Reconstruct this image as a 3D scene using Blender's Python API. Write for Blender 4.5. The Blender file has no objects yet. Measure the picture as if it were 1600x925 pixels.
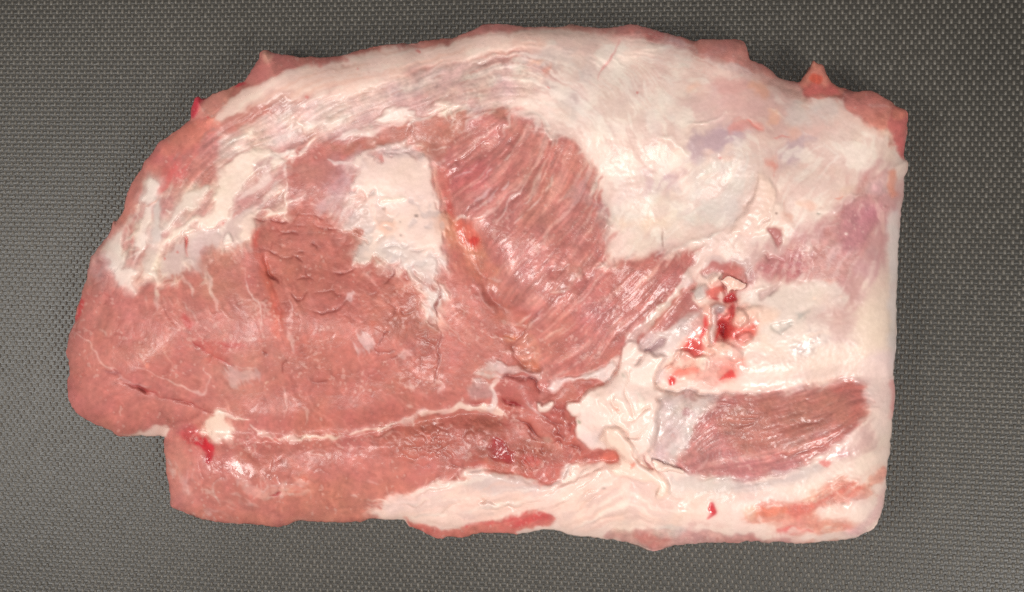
import math
import numpy as np
try:
    import bpy
except ImportError:          # the numeric half can be run without Blender
    bpy = None

# ------------------------------------------------------------------ camera, light, exposure
FOVX = math.radians(50.0)
TILT = math.radians(7.0)
DIST = 0.461
TX = math.tan(FOVX / 2)
CAM = np.array([DIST * math.sin(TILT), 0.0, DIST * math.cos(TILT)])
FWD = -CAM / np.linalg.norm(CAM)
RGT = np.array([math.cos(TILT), 0.0, -math.sin(TILT)])
UPV = np.cross(RGT, FWD)


def unproject(px, py, z):
    """photo pixel (1600 x 925) at height z (metres) -> world x, y"""
    a = (np.asarray(px, float) - 800.0) / 800.0 * TX
    b = -(np.asarray(py, float) - 462.5) / 800.0 * TX
    dx = FWD[0] + RGT[0] * a + UPV[0] * b
    dy = FWD[1] + RGT[1] * a + UPV[1] * b
    dz = FWD[2] + RGT[2] * a + UPV[2] * b
    s = (z - CAM[2]) / dz
    return CAM[0] + dx * s, CAM[1] + dy * s


if bpy:
    from mathutils import Matrix, Vector
    scene = bpy.context.scene
    COL = scene.collection
    cd = bpy.data.cameras.new('camera')
    cam = bpy.data.objects.new('camera', cd)
    COL.objects.link(cam)
    cd.sensor_fit = 'HORIZONTAL'
    cd.angle = FOVX
    cd.clip_start = 0.01
    cd.clip_end = 50
    m = Matrix.Identity(4)
    for i in range(3):
        m[i][0], m[i][1], m[i][2], m[i][3] = RGT[i], UPV[i], -FWD[i], CAM[i]
    cam.matrix_world = m
    scene.camera = cam

    world = bpy.data.worlds.new('World')
    scene.world = world
    world.use_nodes = True
    bg = world.node_tree.nodes['Background']
    bg.inputs[0].default_value = (1.0, 0.985, 0.965, 1)
    bg.inputs[1].default_value = 0.24

    def area(name, loc, target, size, power, color, sy=None, spread=180):
        ld = bpy.data.lights.new(name, 'AREA')
        ld.shape = 'RECTANGLE'
        ld.size = size
        ld.size_y = sy or size
        ld.energy = power
        ld.spread = math.radians(spread)
        ld.color = color
        o = bpy.data.objects.new(name, ld)
        COL.objects.link(o)
        o.location = loc
        o.rotation_euler = (Vector(target) - Vector(loc)).to_track_quat('-Z', 'Y').to_euler()
        return o

    LAMP = (1.0, 0.972, 0.93)
    area('area_lamp', (-0.64, -0.10, 0.82), (-0.14, 0.01, 0), 0.30, 0.64, LAMP, 0.20, 72)
    area('area_lamp', (0.56, -0.50, 0.80), (0.15, -0.08, 0), 0.30, 0.62, LAMP, 0.20, 62)
    area('area_lamp', (-0.04, -0.06, 1.05), (-0.03, -0.01, 0), 0.24, 0.40, LAMP, 0.24, 64)  # extra overhead lamp, added so that wet slopes catch glints

    vs = scene.view_settings
    vs.view_transform = 'Standard'
    vs.look = 'None'
    vs.exposure = 0.30
    vs.gamma = 1.0
    vs.use_curve_mapping = False
    scene.cycles.use_denoising = False
    scene.cycles.max_bounces = 5

# ------------------------------------------------------------------ tracing grid (photo pixels)
STEP = 1.6
GX0, GY0, GX1, GY1 = 84.0, 22.0, 1440.0, 880.0
gx = np.arange(GX0, GX1, STEP)
gy = np.arange(GY0, GY1, STEP)
U, V = np.meshgrid(gx, gy)
NH, NW = U.shape
TILES = {'P': (0, 0, 1.0), 'A': (80, 60, 3.0825), 'B': (440, 20, 3.0825), 'C': (800, 20, 3.0825), 'D': (1080, 60, 3.0825),
         'E': (80, 340, 3.0825), 'F': (440, 300, 3.0825), 'G': (740, 300, 3.0825), 'H': (1020, 340, 3.0825),
         'I': (80, 560, 3.0825), 'J': (440, 580, 3.0825), 'K': (740, 560, 3.0825), 'L': (1020, 580, 3.0825),
         'a': (380, 300, 6.165), 'b': (560, 220, 6.165), 'd': (1060, 400, 6.165), 'e': (880, 560, 6.165),
         'f': (760, 560, 6.165), 'c': (700, 160, 4.742), 'h': (160, 260, 4.742), 'g': (1180, 250, 5.1375)}


def t(s):
    """'A:10,20 30,40 B:5,6' -> list of photo pixels"""
    out, cur = [], 'P'
    for w in s.split():
        if ':' in w:
            cur, w = w.split(':')
        x, y = w.split(',')
        ox, oy, k = TILES[cur]
        out.append((ox + float(x) / k, oy + float(y) / k))
    return np.array(out)


rng = np.random.default_rng(11)
_fy = np.fft.fftfreq(NH)[:, None]
_fx = np.fft.rfftfreq(NW)[None, :]


def gblur(a, s):
    s = s / STEP
    return np.fft.irfft2(np.fft.rfft2(a) * np.exp(-2 * (math.pi * s) ** 2 * (_fx ** 2 + _fy ** 2)), s=a.shape)


_cache = {}


def N(s, k=0):
    """smooth random field, feature size about s photo pixels, zero mean, unit variance"""
    key = (s, k)
    if key not in _cache:
        r = np.random.default_rng(int(s * 131) + 7919 * k + 5)
        f = gblur(r.standard_normal((NH, NW)), s)
        _cache[key] = ((f - f.mean()) / f.std()).astype(np.float32)
    return _cache[key]


def fbm(s, k=0):
    return (N(s, k) + 0.5 * N(s / 2, k + 1) + 0.25 * N(s / 4, k + 2)) / 1.15


FLOW = [(420, 110, -28), (330, 180, -35), (550, 90, -8), (700, 75, -9), (850, 60, 0), (1000, 60, 5), (1100, 90, 20), (1200, 130, 30),
        (350, 230, -35), (450, 200, -25), (600, 170, -18), (700, 130, -20), (760, 120, -10), (850, 130, 28), (880, 145, 35), (900, 170, 42),
        (800, 105, 5), (250, 320, -60), (300, 340, -50), (200, 400, -70), (400, 270, -40), (430, 220, -28), (330, 420, 70), (150, 500, -70),
        (200, 560, 38), (300, 600, 30), (350, 480, 55), (420, 450, 75), (440, 550, 85), (550, 400, 30), (600, 550, 60), (650, 450, 45),
        (620, 300, 60), (640, 400, 70), (540, 300, -60), (480, 270, -20), (740, 220, -40), (760, 300, -45), (820, 260, -56), (850, 230, -62),
        (900, 280, -63), (930, 300, -70), (850, 350, -50), (800, 400, -45), (780, 440, -40), (880, 430, -48), (950, 430, -50),
        (1020, 440, -55), (900, 520, -42), (950, 500, -48), (870, 560, -32), (1060, 440, -58), (1000, 540, -48), (730, 450, 60),
        (760, 520, 35), (720, 380, 75), (700, 570, 10), (1000, 150, 60), (950, 200, 55), (1000, 250, 75), (1100, 230, -35), (1150, 160, -35),
        (1080, 290, -30), (1180, 200, 45), (1200, 280, 80), (1250, 250, -40), (1300, 200, 40), (1350, 300, -60), (1100, 350, -20),
        (1150, 350, -65), (1290, 320, -45), (1250, 400, -72), (1200, 400, -70), (1330, 340, -60), (1370, 300, -70), (1330, 430, -60),
        (1398, 400, 90), (1396, 600, 90), (1250, 500, -35), (1200, 560, -10), (1300, 560, -10), (1350, 600, 0), (1150, 640, -8),
        (1250, 650, -8), (1320, 630, -20), (1250, 700, -12), (1080, 660, -50), (1050, 680, -50), (1340, 700, -40), (1200, 790, -10),
        (1280, 780, -18), (1330, 770, -25), (1100, 790, -3), (1100, 830, 8), (1250, 820, 3), (960, 620, 70), (1000, 700, 45),
        (1030, 740, 50), (930, 740, -35), (900, 760, -35), (850, 780, -12), (760, 780, -15), (680, 780, -10), (700, 820, 5),
        (800, 680, 25), (850, 700, 35), (760, 680, 20), (900, 650, 40), (820, 620, 10), (600, 700, -5), (500, 720, 30), (400, 720, 70),
        (320, 740, 75), (300, 700, 70), (450, 800, -10), (550, 790, -5), (330, 790, 30), (170, 620, -30), (130, 570, -80), (240, 480, -60)]
C2 = np.zeros((NH, NW))
S2 = np.zeros((NH, NW))
for x, y, an in FLOW:
    w = 1.0 / ((U - x) ** 2 + (V - y) ** 2 + 150.0) ** 1.6
    C2 += w * math.cos(2 * math.radians(an))
    S2 += w * math.sin(2 * math.radians(an))
ANG = 0.5 * np.arctan2(S2, C2) + 0.10 * N(22, 91)
DX, DY = np.cos(ANG), np.sin(ANG)


def lic(s, length, seed):
    base = N(s, seed)
    acc = np.zeros((NH, NW))
    n = max(3, int(length / 2.0))
    ii, jj = np.mgrid[0:NH, 0:NW].astype(float)
    for sg in (1, -1):
        y, x = ii.copy(), jj.copy()
        px, py = DX * sg, DY * sg
        for k in range(n):
            x += px * 2.0 / STEP
            y += py * 2.0 / STEP
            xi = np.clip(np.rint(x), 0, NW - 1).astype(np.int32)
            yi = np.clip(np.rint(y), 0, NH - 1).astype(np.int32)
            acc += base[yi, xi]
            nx, ny = DX[yi, xi], DY[yi, xi]
            f = np.sign(nx * px + ny * py)
            f[f == 0] = 1
            px, py = nx * f, ny * f
    acc += base
    return ((acc - acc.mean()) / acc.std()).astype(np.float32)


LICF = lic(1.0, 14, 301)     # fine short fibres
LICM = lic(2.2, 34, 302)     # fibre bundles
LICC = lic(5.0, 70, 303)     # broad streaks
LICX = lic(1.6, 60, 304)     # long thin strands


def smooth(e0, e1, x):
    k = np.clip((x - e0) / (e1 - e0), 0, 1)
    return k * k * (3 - 2 * k)


def spline(P, closed=True, n=4):
    P = np.asarray(P, float)
    if closed:
        Q = np.vstack([P[-1], P, P[:2]])
    else:
        Q = np.vstack([2 * P[0] - P[1], P, 2 * P[-1] - P[-2]])
    out = []
    for i in range(1, len(Q) - 2):
        p0, p1, p2, p3 = Q[i - 1:i + 3]
        for k in range(n):
            u = k / n
            out.append(0.5 * ((2 * p1) + (-p0 + p2) * u + (2 * p0 - 5 * p1 + 4 * p2 - p3) * u * u + (-p0 + 3 * p1 - 3 * p2 + p3) * u ** 3))
    if not closed:
        out.append(Q[-2])
    return np.array(out)


def window(P, pad):
    x0, y0 = P.min(0) - pad
    x1, y1 = P.max(0) + pad
    i0 = max(0, int((y0 - GY0) / STEP)); i1 = min(NH, int((y1 - GY0) / STEP) + 2)
    j0 = max(0, int((x0 - GX0) / STEP)); j1 = min(NW, int((x1 - GX0) / STEP) + 2)
    return slice(i0, i1), slice(j0, j1)


def sdf(P, u, v):
    d2 = np.full(u.shape, 1e12)
    ins = np.zeros(u.shape, bool)
    for (x0, y0), (x1, y1) in zip(P, np.roll(P, -1, 0)):
        ex, ey = x1 - x0, y1 - y0
        L = ex * ex + ey * ey
        if L < 1e-9:
            continue
        k = np.clip(((u - x0) * ex + (v - y0) * ey) / L, 0, 1)
        d2 = np.minimum(d2, (u - x0 - k * ex) ** 2 + (v - y0 - k * ey) ** 2)
        if y0 != y1:
            c = (y0 > v) != (y1 > v)
            ins ^= c & (u < (x1 - x0) * (v - y0) / (y1 - y0) + x0)
    return np.where(ins, 1, -1) * np.sqrt(d2)


# ------------------------------------------------------------------ the cut of meat: outline
OUT = t("A:1005,100 1010,70 1035,60 1060,72 1130,75 1200,84 B:0,195 40,200 120,210 200,212 290,208 340,190 420,175 540,150 640,155 690,133 "
        "780,122 820,125 880,95 950,68 1000,60 1100,58 C:60,65 200,66 300,65 420,72 540,62 590,57 620,70 690,82 760,105 830,120 880,140 920,130 "
        "1000,125 1080,133 1120,150 1140,195 D:290,97 340,122 380,150 420,185 510,212 545,180 575,130 590,102 605,118 635,125 650,165 680,210 "
        "735,245 780,258 840,250 895,260 960,305 985,325 1030,345 1040,390 1035,470 1025,540 1025,580 1042,600 1030,700 1020,790 1005,880 "
        "H:1188,80 1183,180 1180,250 1175,400 1172,550 1165,680 1162,760 L:1166,0 1166,100 1165,190 1150,300 1140,400 1130,460 1125,560 1110,660 1090,710 "
        "1050,760 1000,785 960,805 880,815 780,825 700,830 600,822 500,818 400,822 300,825 200,828 100,838 50,850 0,862 "
        "K:800,900 740,885 640,870 560,862 500,855 450,845 400,830 340,828 280,835 200,845 100,843 40,838 "
        "J:930,785 880,797 800,795 770,805 730,795 680,775 640,755 610,735 585,712 520,715 420,715 380,725 300,728 210,730 150,720 80,720 40,735 "
        "I:1110,805 1060,815 1000,805 940,800 880,797 790,785 720,770 650,740 600,725 580,710 575,670 565,620 555,560 548,480 545,400 543,374 480,377 "
        "420,373 330,373 310,366 270,340 200,305 150,280 105,245 95,220 80,170 84,100 85,30 E:76,650 80,590 95,545 115,500 118,440 135,395 150,340 "
        "170,280 185,200 210,160 250,120 280,80 300,20 A:310,890 340,840 355,770 390,700 430,645 450,600 485,550 520,505 570,475 630,425 665,395 "
        "670,350 685,290 710,275 735,290 790,265 860,240 900,215 930,205 960,160")
OUTS = spline(OUT, True, 3)
RIM = sdf(OUTS, U, V)
EDGE = RIM + 0.35 * N(2.2, 3) + 0.45 * N(5, 4) + 0.7 * N(11, 7)

# tissue arrays: colour in display units, height in mm, wetness, piece id
COLR = np.zeros((NH, NW, 3))
HGT = np.zeros((NH, NW))
WET = np.full((NH, NW), 0.30)
PART = np.zeros((NH, NW), np.int16)
FIB = np.full((NH, NW), 0.35)       # how much fibre relief
LUMP = np.full((NH, NW), 0.22)      # how much lumpy relief


def paint(sl, m, c):
    c = np.asarray(c, float)
    COLR[sl] += (c - COLR[sl]) * m[..., None]


def lay(path, c=None, a=1.0, soft=2.0, fray=0.0, frayk=0, iso=0.0, dz=0.0, dzs=3.0, wet=None, fib=None, lump=None, part=None, sp=True,
        gate=None, thr=0.0, halo=0.0):
    P = t(path) if isinstance(path, str) else np.asarray(path, float)
    if sp:
        P = spline(P, True, 3)
    pad = 6 + soft + 3 * halo + 2.5 * fray + 2.5 * iso + dzs
    sl = window(P, pad)
    d = sdf(P, U[sl], V[sl])
    if fray:
        d = d + fray * (0.55 * LICM[sl] + 0.55 * (LICX if frayk == 0 else LICC)[sl])
    d = d + (iso * fbm(7, 40 + frayk)[sl] if iso else 0) + min(1.0, 0.4 * soft) * (0.6 * N(2.4, 47)[sl] + 0.8 * N(5.5, 48)[sl])
    m = smooth(-soft, soft, d)
    k = m * a
    if gate is not None:
        k = k * smooth(thr, thr + 0.9, gate[sl])
    if c is not None:
        if halo:
            paint(sl, 0.55 * a * smooth(-2.2 * halo, 0.3 * halo, d + 0.5 * halo * N(5, 44)[sl]), c)
        paint(sl, k, c)
    if dz:
        HGT[sl] += dz * smooth(-dzs, dzs, d) * (1 if gate is None else smooth(thr, thr + 0.9, gate[sl]))
    if wet is not None:
        WET[sl] += (wet - WET[sl]) * k
    if fib is not None:
        FIB[sl] += (fib - FIB[sl]) * m
    if lump is not None:
        LUMP[sl] += (lump - LUMP[sl]) * m
    if part is not None:
        PART[sl][m > 0.5] = part
    return sl, d, m


def line(path, w=1.6, c=None, a=1.0, dz=0.0, dzw=None, soft=1.0, wob=1.0, taper=True, wet=None, part=None, brk=0.0, sp=True):
    """a stroke (seam, crack, strand): half-width w photo pixels"""
    P = t(path) if isinstance(path, str) else np.asarray(path, float)
    if sp and len(P) > 2:
        P = spline(P, False, 4)
    dzw = dzw or w * 1.6
    sl = window(P, 6 + 3 * max(w, dzw) + 2 * wob)
    u = U[sl] + wob * (0.7 * N(5, 61)[sl] + 1.0 * N(15, 65)[sl])
    v = V[sl] + wob * (0.7 * N(5, 62)[sl] + 1.0 * N(15, 66)[sl])
    seg = np.hypot(*(P[1:] - P[:-1]).T)
    tot = seg.sum()
    acc = 0.0
    D = np.full(u.shape, 1e9)
    T = np.zeros(u.shape)
    for (x0, y0), (x1, y1), s in zip(P[:-1], P[1:], seg):
        if s < 1e-6:
            continue
        k = np.clip(((u - x0) * (x1 - x0) + (v - y0) * (y1 - y0)) / (s * s), 0, 1)
        d = np.hypot(u - x0 - k * (x1 - x0), v - y0 - k * (y1 - y0))
        b = d < D
        D[b] = d[b]
        T[b] = ((acc + k * s) / tot)[b]
        acc += s
    ww = w * (np.clip(np.sin(np.pi * np.clip(T, 0.02, 0.98)), 0, 1) ** 0.5 if taper else 1.0) * np.clip(1.0 + 0.35 * N(8, 63)[sl], 0.45, 1.8)
    m = 1 - smooth(ww - soft, ww + soft, D)
    m = m * (smooth(-brk, 1.5 - brk, N(7, 64)[sl]) if brk else 0.68 + 0.32 * smooth(-1.1, 0.5, N(6, 67)[sl]))
    if c is not None:
        paint(sl, m * a, c)
    if dz:
        HGT[sl] += dz * np.exp(-(D / dzw) ** 2) * (ww / w)
    if wet is not None:
        WET[sl] += (wet - WET[sl]) * m
    if part is not None:
        PART[sl][m > 0.5] = part


def dot(s, r, c, a=1.0, dz=0.0, soft=None, wet=None, iso=0.8, part=None):
    for x, y in t(s):
        P = np.array([(x + r * math.cos(q) * (1 + 0.25 * math.sin(3 * q + x)), y + r * math.sin(q) * (1 + 0.2 * math.cos(2 * q + y)))
                      for q in np.linspace(0, 2 * math.pi, 12, endpoint=False)])
        lay(P, c, a, soft or max(1.2, r * 0.4), iso=iso, dz=dz, dzs=max(1.5, r), wet=wet, part=part)


def wisps(path, n, ln, c, a=0.7, w=1.5, seed=0, jit=25):
    """short strands along a border, lying in the local fibre direction"""
    P = spline(t(path), False, 6)
    r = np.random.default_rng(900 + seed)
    for _ in range(n):
        x, y = P[r.integers(len(P))] + r.normal(0, 2.5, 2)
        i = int(np.clip((y - GY0) / STEP, 0, NH - 1)); j = int(np.clip((x - GX0) / STEP, 0, NW - 1))
        q_ = ANG[i, j] + math.radians(r.normal(0, jit)) + (math.pi if r.random() < 0.5 else 0)
        L_ = ln * r.uniform(0.5, 1.5)
        b_ = r.normal(0, 0.35)
        pts = [(x + L_ * k * math.cos(q_ + b_ * k), y + L_ * k * math.sin(q_ + b_ * k)) for k in (-0.25, 0.2, 0.6, 1.0)]
        line(pts, w * r.uniform(0.5, 1.5), c, a * r.uniform(0.5, 1), soft=1.3, wob=1.2, dz=0.25)


def cells(path, size, depth, dark, a, seed=1, stretch=1.0, ang=0.0, width=1.0):
    """bundles of muscle seen end-on: cracks between rounded cells"""
    P = spline(t(path), True, 3)
    sl = window(P, 8)
    d = sdf(P, U[sl], V[sl])
    m = smooth(-2, 10, d)
    u = U[sl] + size * 0.30 * N(14, 71)[sl] + 1.2 * N(4, 73)[sl]
    v = V[sl] + size * 0.30 * N(14, 72)[sl] + 1.2 * N(4, 74)[sl]
    ca, sa = math.cos(math.radians(ang)), math.sin(math.radians(ang))
    u, v = (u * ca + v * sa) / (size * stretch), (-u * sa + v * ca) / size
    iu, iv = np.floor(u).astype(int), np.floor(v).astype(int)
    f1 = np.full(u.shape, 9.0); f2 = f1.copy(); idc = np.zeros(u.shape)
    for a_ in (-1, 0, 1):
        for b_ in (-1, 0, 1):
            cu, cv = iu + a_, iv + b_
            h = np.sin(cu * 127.1 + cv * 311.7 + seed * 17.3) * 43758.5453
            g = np.sin(cu * 269.5 + cv * 183.3 + seed * 29.1) * 24634.6345
            h -= np.floor(h); g -= np.floor(g)
            dd = np.hypot(u - cu - h, v - cv - g)
            nw = dd < f1
            f2 = np.where(nw, f1, np.minimum(f2, dd))
            idc = np.where(nw, h + g, idc)
            f1 = np.where(nw, dd, f1)
    e = (f2 - f1) * size / width
    crack = np.exp(-(e / 1.5) ** 2) * np.clip(0.10 + 0.75 * N(13, 75 + seed)[sl], 0, 1) * m
    paint(sl, np.clip(crack * a, 0, 1), dark)
    COLR[sl] *= (1 + 0.035 * (idc - 1) * m)[..., None]
    HGT[sl] += m * depth * (np.clip(1 - f1 * 0.9, 0, 1) * 0.6 - crack)


# ---- palette (display values)
MUS = (200, 123, 113); MUSD = (192, 114, 102); MUSP = (200, 127, 119)
FAT = (249, 218, 205); FATP = (249, 212, 198); FATC = (251, 229, 217); SILV = (222, 192, 184); GREY = (198, 168, 163)
RED = (214, 84, 78); BLD = (203, 42, 46); DBL = (146, 18, 32); CRK = (128, 52, 46)

COLR[:] = MUS
# base dome of the whole cut
dd = np.clip(RIM, 0, None)
q = np.clip(dd / 52, 0, 1)
HGT[:] = 13 + 10 * np.sqrt(q * (2 - q)) + 14 * (1 - np.exp(-dd / 120)) + 1.3 * N(60, 5) + 0.5 * N(25, 6)
for bx_, by_, rx_, ry_, hz_ in ((280, 520, 150, 110, 5), (560, 500, 110, 130, 2), (860, 380, 110, 150, 6), (1120, 210, 170, 110, 4), (600, 140, 220, 60, 3),
                                (470, 750, 170, 40, 3), (1200, 530, 120, 60, 2), (1200, 680, 130, 50, 2), (1000, 660, 60, 70, 3), (1150, 800, 180, 40, 2), (820, 760, 100, 50, 2)):
    HGT += 1.35 * hz_ * np.exp(-((U - bx_) / rx_) ** 2 - ((V - by_) / ry_) ** 2)
VALLEYS = (("700,230 700,330 760,430 820,520 850,600", 26, -4.0), ("270,670 400,678 560,670 700,645 790,640", 20, -4.0), ("1100,420 1020,520 930,600", 22, -3.0),
           ("1130,450 1120,520 1080,580", 26, -3.0), ("420,350 430,480 445,620", 20, -1.6), ("900,640 930,720 1030,720", 24, -2.0),
           ("1000,600 1200,605 1370,590", 18, -2.0), ("1010,770 1200,745 1380,690", 20, -1.2))
for path_, w_, dp_ in VALLEYS:
    path_ = t(path_)
    dmin = np.full(U.shape, 1e9)
    for (x0, y0), (x1, y1) in zip(path_[:-1], path_[1:]):
        L_ = (x1 - x0) ** 2 + (y1 - y0) ** 2
        k_ = np.clip(((U - x0) * (x1 - x0) + (V - y0) * (y1 - y0)) / L_, 0, 1)
        dmin = np.minimum(dmin, np.hypot(U - x0 - k_ * (x1 - x0), V - y0 - k_ * (y1 - y0)))
    HGT += dp_ * np.exp(-(dmin / w_) ** 2)
BASE = HGT.copy()

NAMES = {0: 'muscle'}
PARTS = []


def piece(name, label=None, parent=None):
    PARTS.append((name, label, parent))
    return len(PARTS) - 1


LEFT = piece('muscle', 'large rounded pink muscle on the left')
CENT = piece('muscle', 'brownish lobed muscle beside the white fat patch')
SMOO = piece('muscle', 'small smooth brown muscle above the fan-shaped one')
FAN = piece('muscle', 'glossy fan-shaped muscle with slanting fibres')
STRIP = piece('muscle', 'long muscle strip along the lower left edge')
DARK = piece('muscle', 'dark red coarse muscle in the lower middle')
LENS = piece('muscle', 'small dark red lens of muscle under the flap')
BEND = piece('muscle', 'dark muscle fold running beside the fat flap')
OVAL = piece('muscle', 'oval stringy muscle at the lower right')
VIOL = piece('muscle', 'violet muscle showing through the membrane at the right')
WEDGE = piece('muscle', 'pink muscle left of the flap below the fan')
TOPM = piece('meat_edge', 'thin strip of red meat along the top edge')
CORN = piece('meat_edge', 'ragged red meat at the upper right corner')
BOTR = piece('meat_edge', 'streaky orange-red meat at the lower right corner')
BOTM = piece('meat_edge', 'red strip of meat along the bottom edge')
SPIK = piece('meat_edge', 'red meat along the upper left edge')
CAP = piece('fat_cap', 'broad sheet of cream fat over the right half')
BAND = piece('fat_band', 'smooth cream fat band along the upper edge')
VEIL = piece('silverskin', 'greyish streaked membrane over the upper left')
PATC = piece('fat_patch', 'white fat patch in the middle with a tapering tail')
LFAT = piece('fat_streak', 'torn white fat streaks at the upper left')
BFAT = piece('fat_band', 'folded cream fat along the lower edge')
SEAM = piece('fat_seam', 'thin white fat seam between two muscles')
GSKN = piece('silverskin', 'grey membrane at the left end of the oval muscle')
NODE = piece('fat_nodule', 'blood-stained lumps of fat around the dark hole')
BLOOD = piece('blood_spot')
FLAP = piece('fat_flap', 'thick folded flap of cream fat in the centre')
TAIL = piece('fat_strip', 'twisted strip of fat hanging down from the flap')

# ---- large regions
lay("P:60,380 200,330 330,300 400,345 420,480 435,640 470,690 330,720 120,720 60,600", MUS, 1, 20, part=LEFT)
lay("P:395,345 420,322 470,316 520,330 560,380 600,395 660,430 690,480 694,560 694,645 640,652 560,672 470,680 440,640 430,560 420,480 405,400",
    MUSD, 0.9, 22, fray=3, part=CENT)
lay("P:690,380 720,370 760,400 800,450 845,520 850,580 830,600 800,590 770,610 772,640 694,648 688,500", (200, 121, 110), 1, 8, part=WEDGE, fib=0.5)
# upper-left membrane
lay("P:120,430 170,350 210,290 250,240 310,200 380,150 470,122 600,108 720,80 850,70 960,90 930,200 860,200 800,172 740,182 640,196 560,216 "
    "470,236 446,256 452,318 404,338 392,388 340,402 290,424 230,444 180,446", (203, 150, 140), 0.9, 8, fray=6, part=VEIL, fib=0.7, wet=0.35)
lay("P:300,230 420,170 560,130 700,100 860,85 930,120 900,175 850,190 800,165 740,175 640,188 540,205 440,225 400,260 330,250",
    (224, 190, 179), 0.85, 10, fray=8, part=VEIL, fib=0.6)
# right half fat
lay("P:800,45 900,40 990,50 1050,72 1100,88 1150,104 1200,126 1250,146 1290,152 1320,160 1350,186 1395,232 1425,250 1425,330 1425,560 1420,700 "
    "1405,800 1360,850 1250,850 1100,855 1020,870 900,850 800,850 640,835 580,800 700,760 800,760 920,700 900,640 1000,560 1085,450 1000,400 956,405 946,330 932,270 897,226 862,205 "
    "832,188 800,172 830,140 880,110 830,85", FAT, 1, 6, fray=6, halo=10, part=CAP, fib=0.2, lump=0.22, wet=0.35, sp=False)
# top fat band
lay("A:770,410 740,400 790,350 850,290 930,250 1000,225 1080,180 1160,140 B:0,290 60,265 150,235 260,232 350,205 500,165 650,155 800,127 870,112 1000,88 1233,80 "
    "C:200,82 400,95 560,110 700,160 600,200 400,240 250,190 100,150 B:1150,175 1000,195 850,222 720,255 600,300 520,340 430,385 300,405 150,415 0,425 A:1150,300 1050,325 950,355 870,392 810,425",
    FATP, 1, 5, fray=4, part=BAND, dz=1.2, dzs=10, fib=0.45)

# ---- membrane streaks, upper left
VREG = ("P:150,420 210,300 250,245 320,205 400,160 480,130 600,112 720,88 850,74 960,95 930,195 860,196 800,168 740,178 640,190 560,208 "
        "470,230 446,256 450,318 404,336 392,386 340,400 290,422 230,440 190,440")
lay(VREG, FATC, 0.55, 12, gate=LICC, thr=0.35)
lay(VREG, (190, 140, 132), 0.6, 12, gate=-LICC, thr=0.5)
lay("P:560,150 640,125 760,95 860,85 930,110 950,150 900,170 850,165 780,150 700,165 600,175", (206, 174, 166), 0.75, 8, gate=LICM, thr=0.0)
lay("P:640,150 700,130 780,100 850,95 930,120 960,160 930,190 880,165 820,140 740,150", FATC, 0.7, 8, gate=LICX, thr=0.5)
lay("P:540,175 640,140 720,125 760,130 700,160 620,180", (202, 156, 150), 0.55, 10, fray=6)
lay(VREG, (206, 154, 146), 0.45, 14, gate=N(16, 35) - 0.6 * LICC, thr=0.4)
# brown muscle windows in the membrane
lay("A:820,390 900,350 1000,330 1080,320 1040,370 960,410 900,440 840,440 800,430", (192, 124, 113), 0.9, 4, fray=3)
lay("A:690,520 760,460 800,450 815,530 790,600 740,640 690,690 640,700 640,620", (200, 124, 116), 0.8, 5, fray=3)
lay("B:240,650 340,630 430,600 500,560 590,540 625,570 612,620 650,650 600,650 540,640 480,660 420,690 340,690 280,670", (190, 120, 104), 0.95, 3, fray=2, fib=0.3)
lay("B:30,760 100,695 200,690 300,700 400,690 345,760 335,830 240,870 200,925 F:200,60 100,60 20,90 10,0 B:25,860", (194, 128, 120), 0.85, 11, fray=5, iso=4, fib=0.3)
lay("B:250,800 350,720 400,700 360,800 F:330,40 250,60 180,60", (204, 160, 160), 0.7, 14, fray=6, iso=4)
lay("B:620,590 650,550 720,505 800,490 830,495 880,475 950,465 1050,465 1085,480 1060,560 1000,600 900,680 820,760 760,760 700,740 690,690 650,640",
    (193, 126, 112), 1, 4, fray=2, part=SMOO, dz=1.5, dzs=8, fib=0.35)
line("B:720,520 800,560 860,590 850,640", 2, (180, 108, 94), 0.4, wob=2)
# top and upper-left edge meat
lay("B:820,132 880,92 950,62 1000,54 1233,52 C:0,55 300,55 540,48 600,46 650,75 720,95 780,118 700,140 620,125 540,98 400,88 250,80 100,78 B:1000,88 900,110",
    (222, 144, 134), 0.9, 4, fray=2, part=TOPM)
lay("C:640,100 720,100 830,112 880,130 920,122 1000,115 1080,125 1130,150 1160,210 1233,255 D:380,140 430,185 520,230 570,305 480,275 400,232 340,200 230,152 140,112 60,95 0,72 C:880,190 780,160 700,140",
    (216, 143, 132), 1, 4, fray=2, part=TOPM)
lay("C:560,85 610,80 660,115 620,130 570,115 500,110", (236, 140, 128), 0.8, 4)
lay("C:740,112 820,128 900,180 960,205 900,200 820,170 760,145", (226, 196, 189), 0.7, 3, fray=2)
lay("D:130,115 200,120 270,145 310,170 250,175 180,150", (230, 205, 198), 0.8, 2.5, fray=2, wet=0.9)
lay("A:1233,80 1130,62 1060,55 1035,45 1000,60 995,100 950,155 915,200 895,220 940,232 1000,217 1060,192 1120,157 B:0,285 60,262 160,238 300,228 200,205 0,190",
    (215, 134, 124), 1, 3, fray=2, part=SPIK)
dot("A:1035,82", 8, (238, 176, 154), 0.9, dz=1, part=SPIK)
line("A:880,235 905,220 940,208", 2.0, (212, 40, 62), 0.9)
lay("A:660,400 670,350 690,300 740,290 800,262 870,245 840,320 790,375 720,410", (236, 162, 146), 0.9, 4, fray=3, part=SPIK)
lay("A:668,370 672,330 685,288 710,270 736,288 722,325 700,365 690,385", (214, 52, 72), 0.9, 4, part=SPIK, dz=1.0, wet=0.8)
dot("A:765,383", 3, (214, 60, 66), 0.8)
lay("A:630,420 700,395 780,382 810,405 730,480 660,535 590,580 540,570 485,555 520,500 570,470", (228, 138, 120), 0.9, 5, fray=4, part=SPIK)
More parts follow.
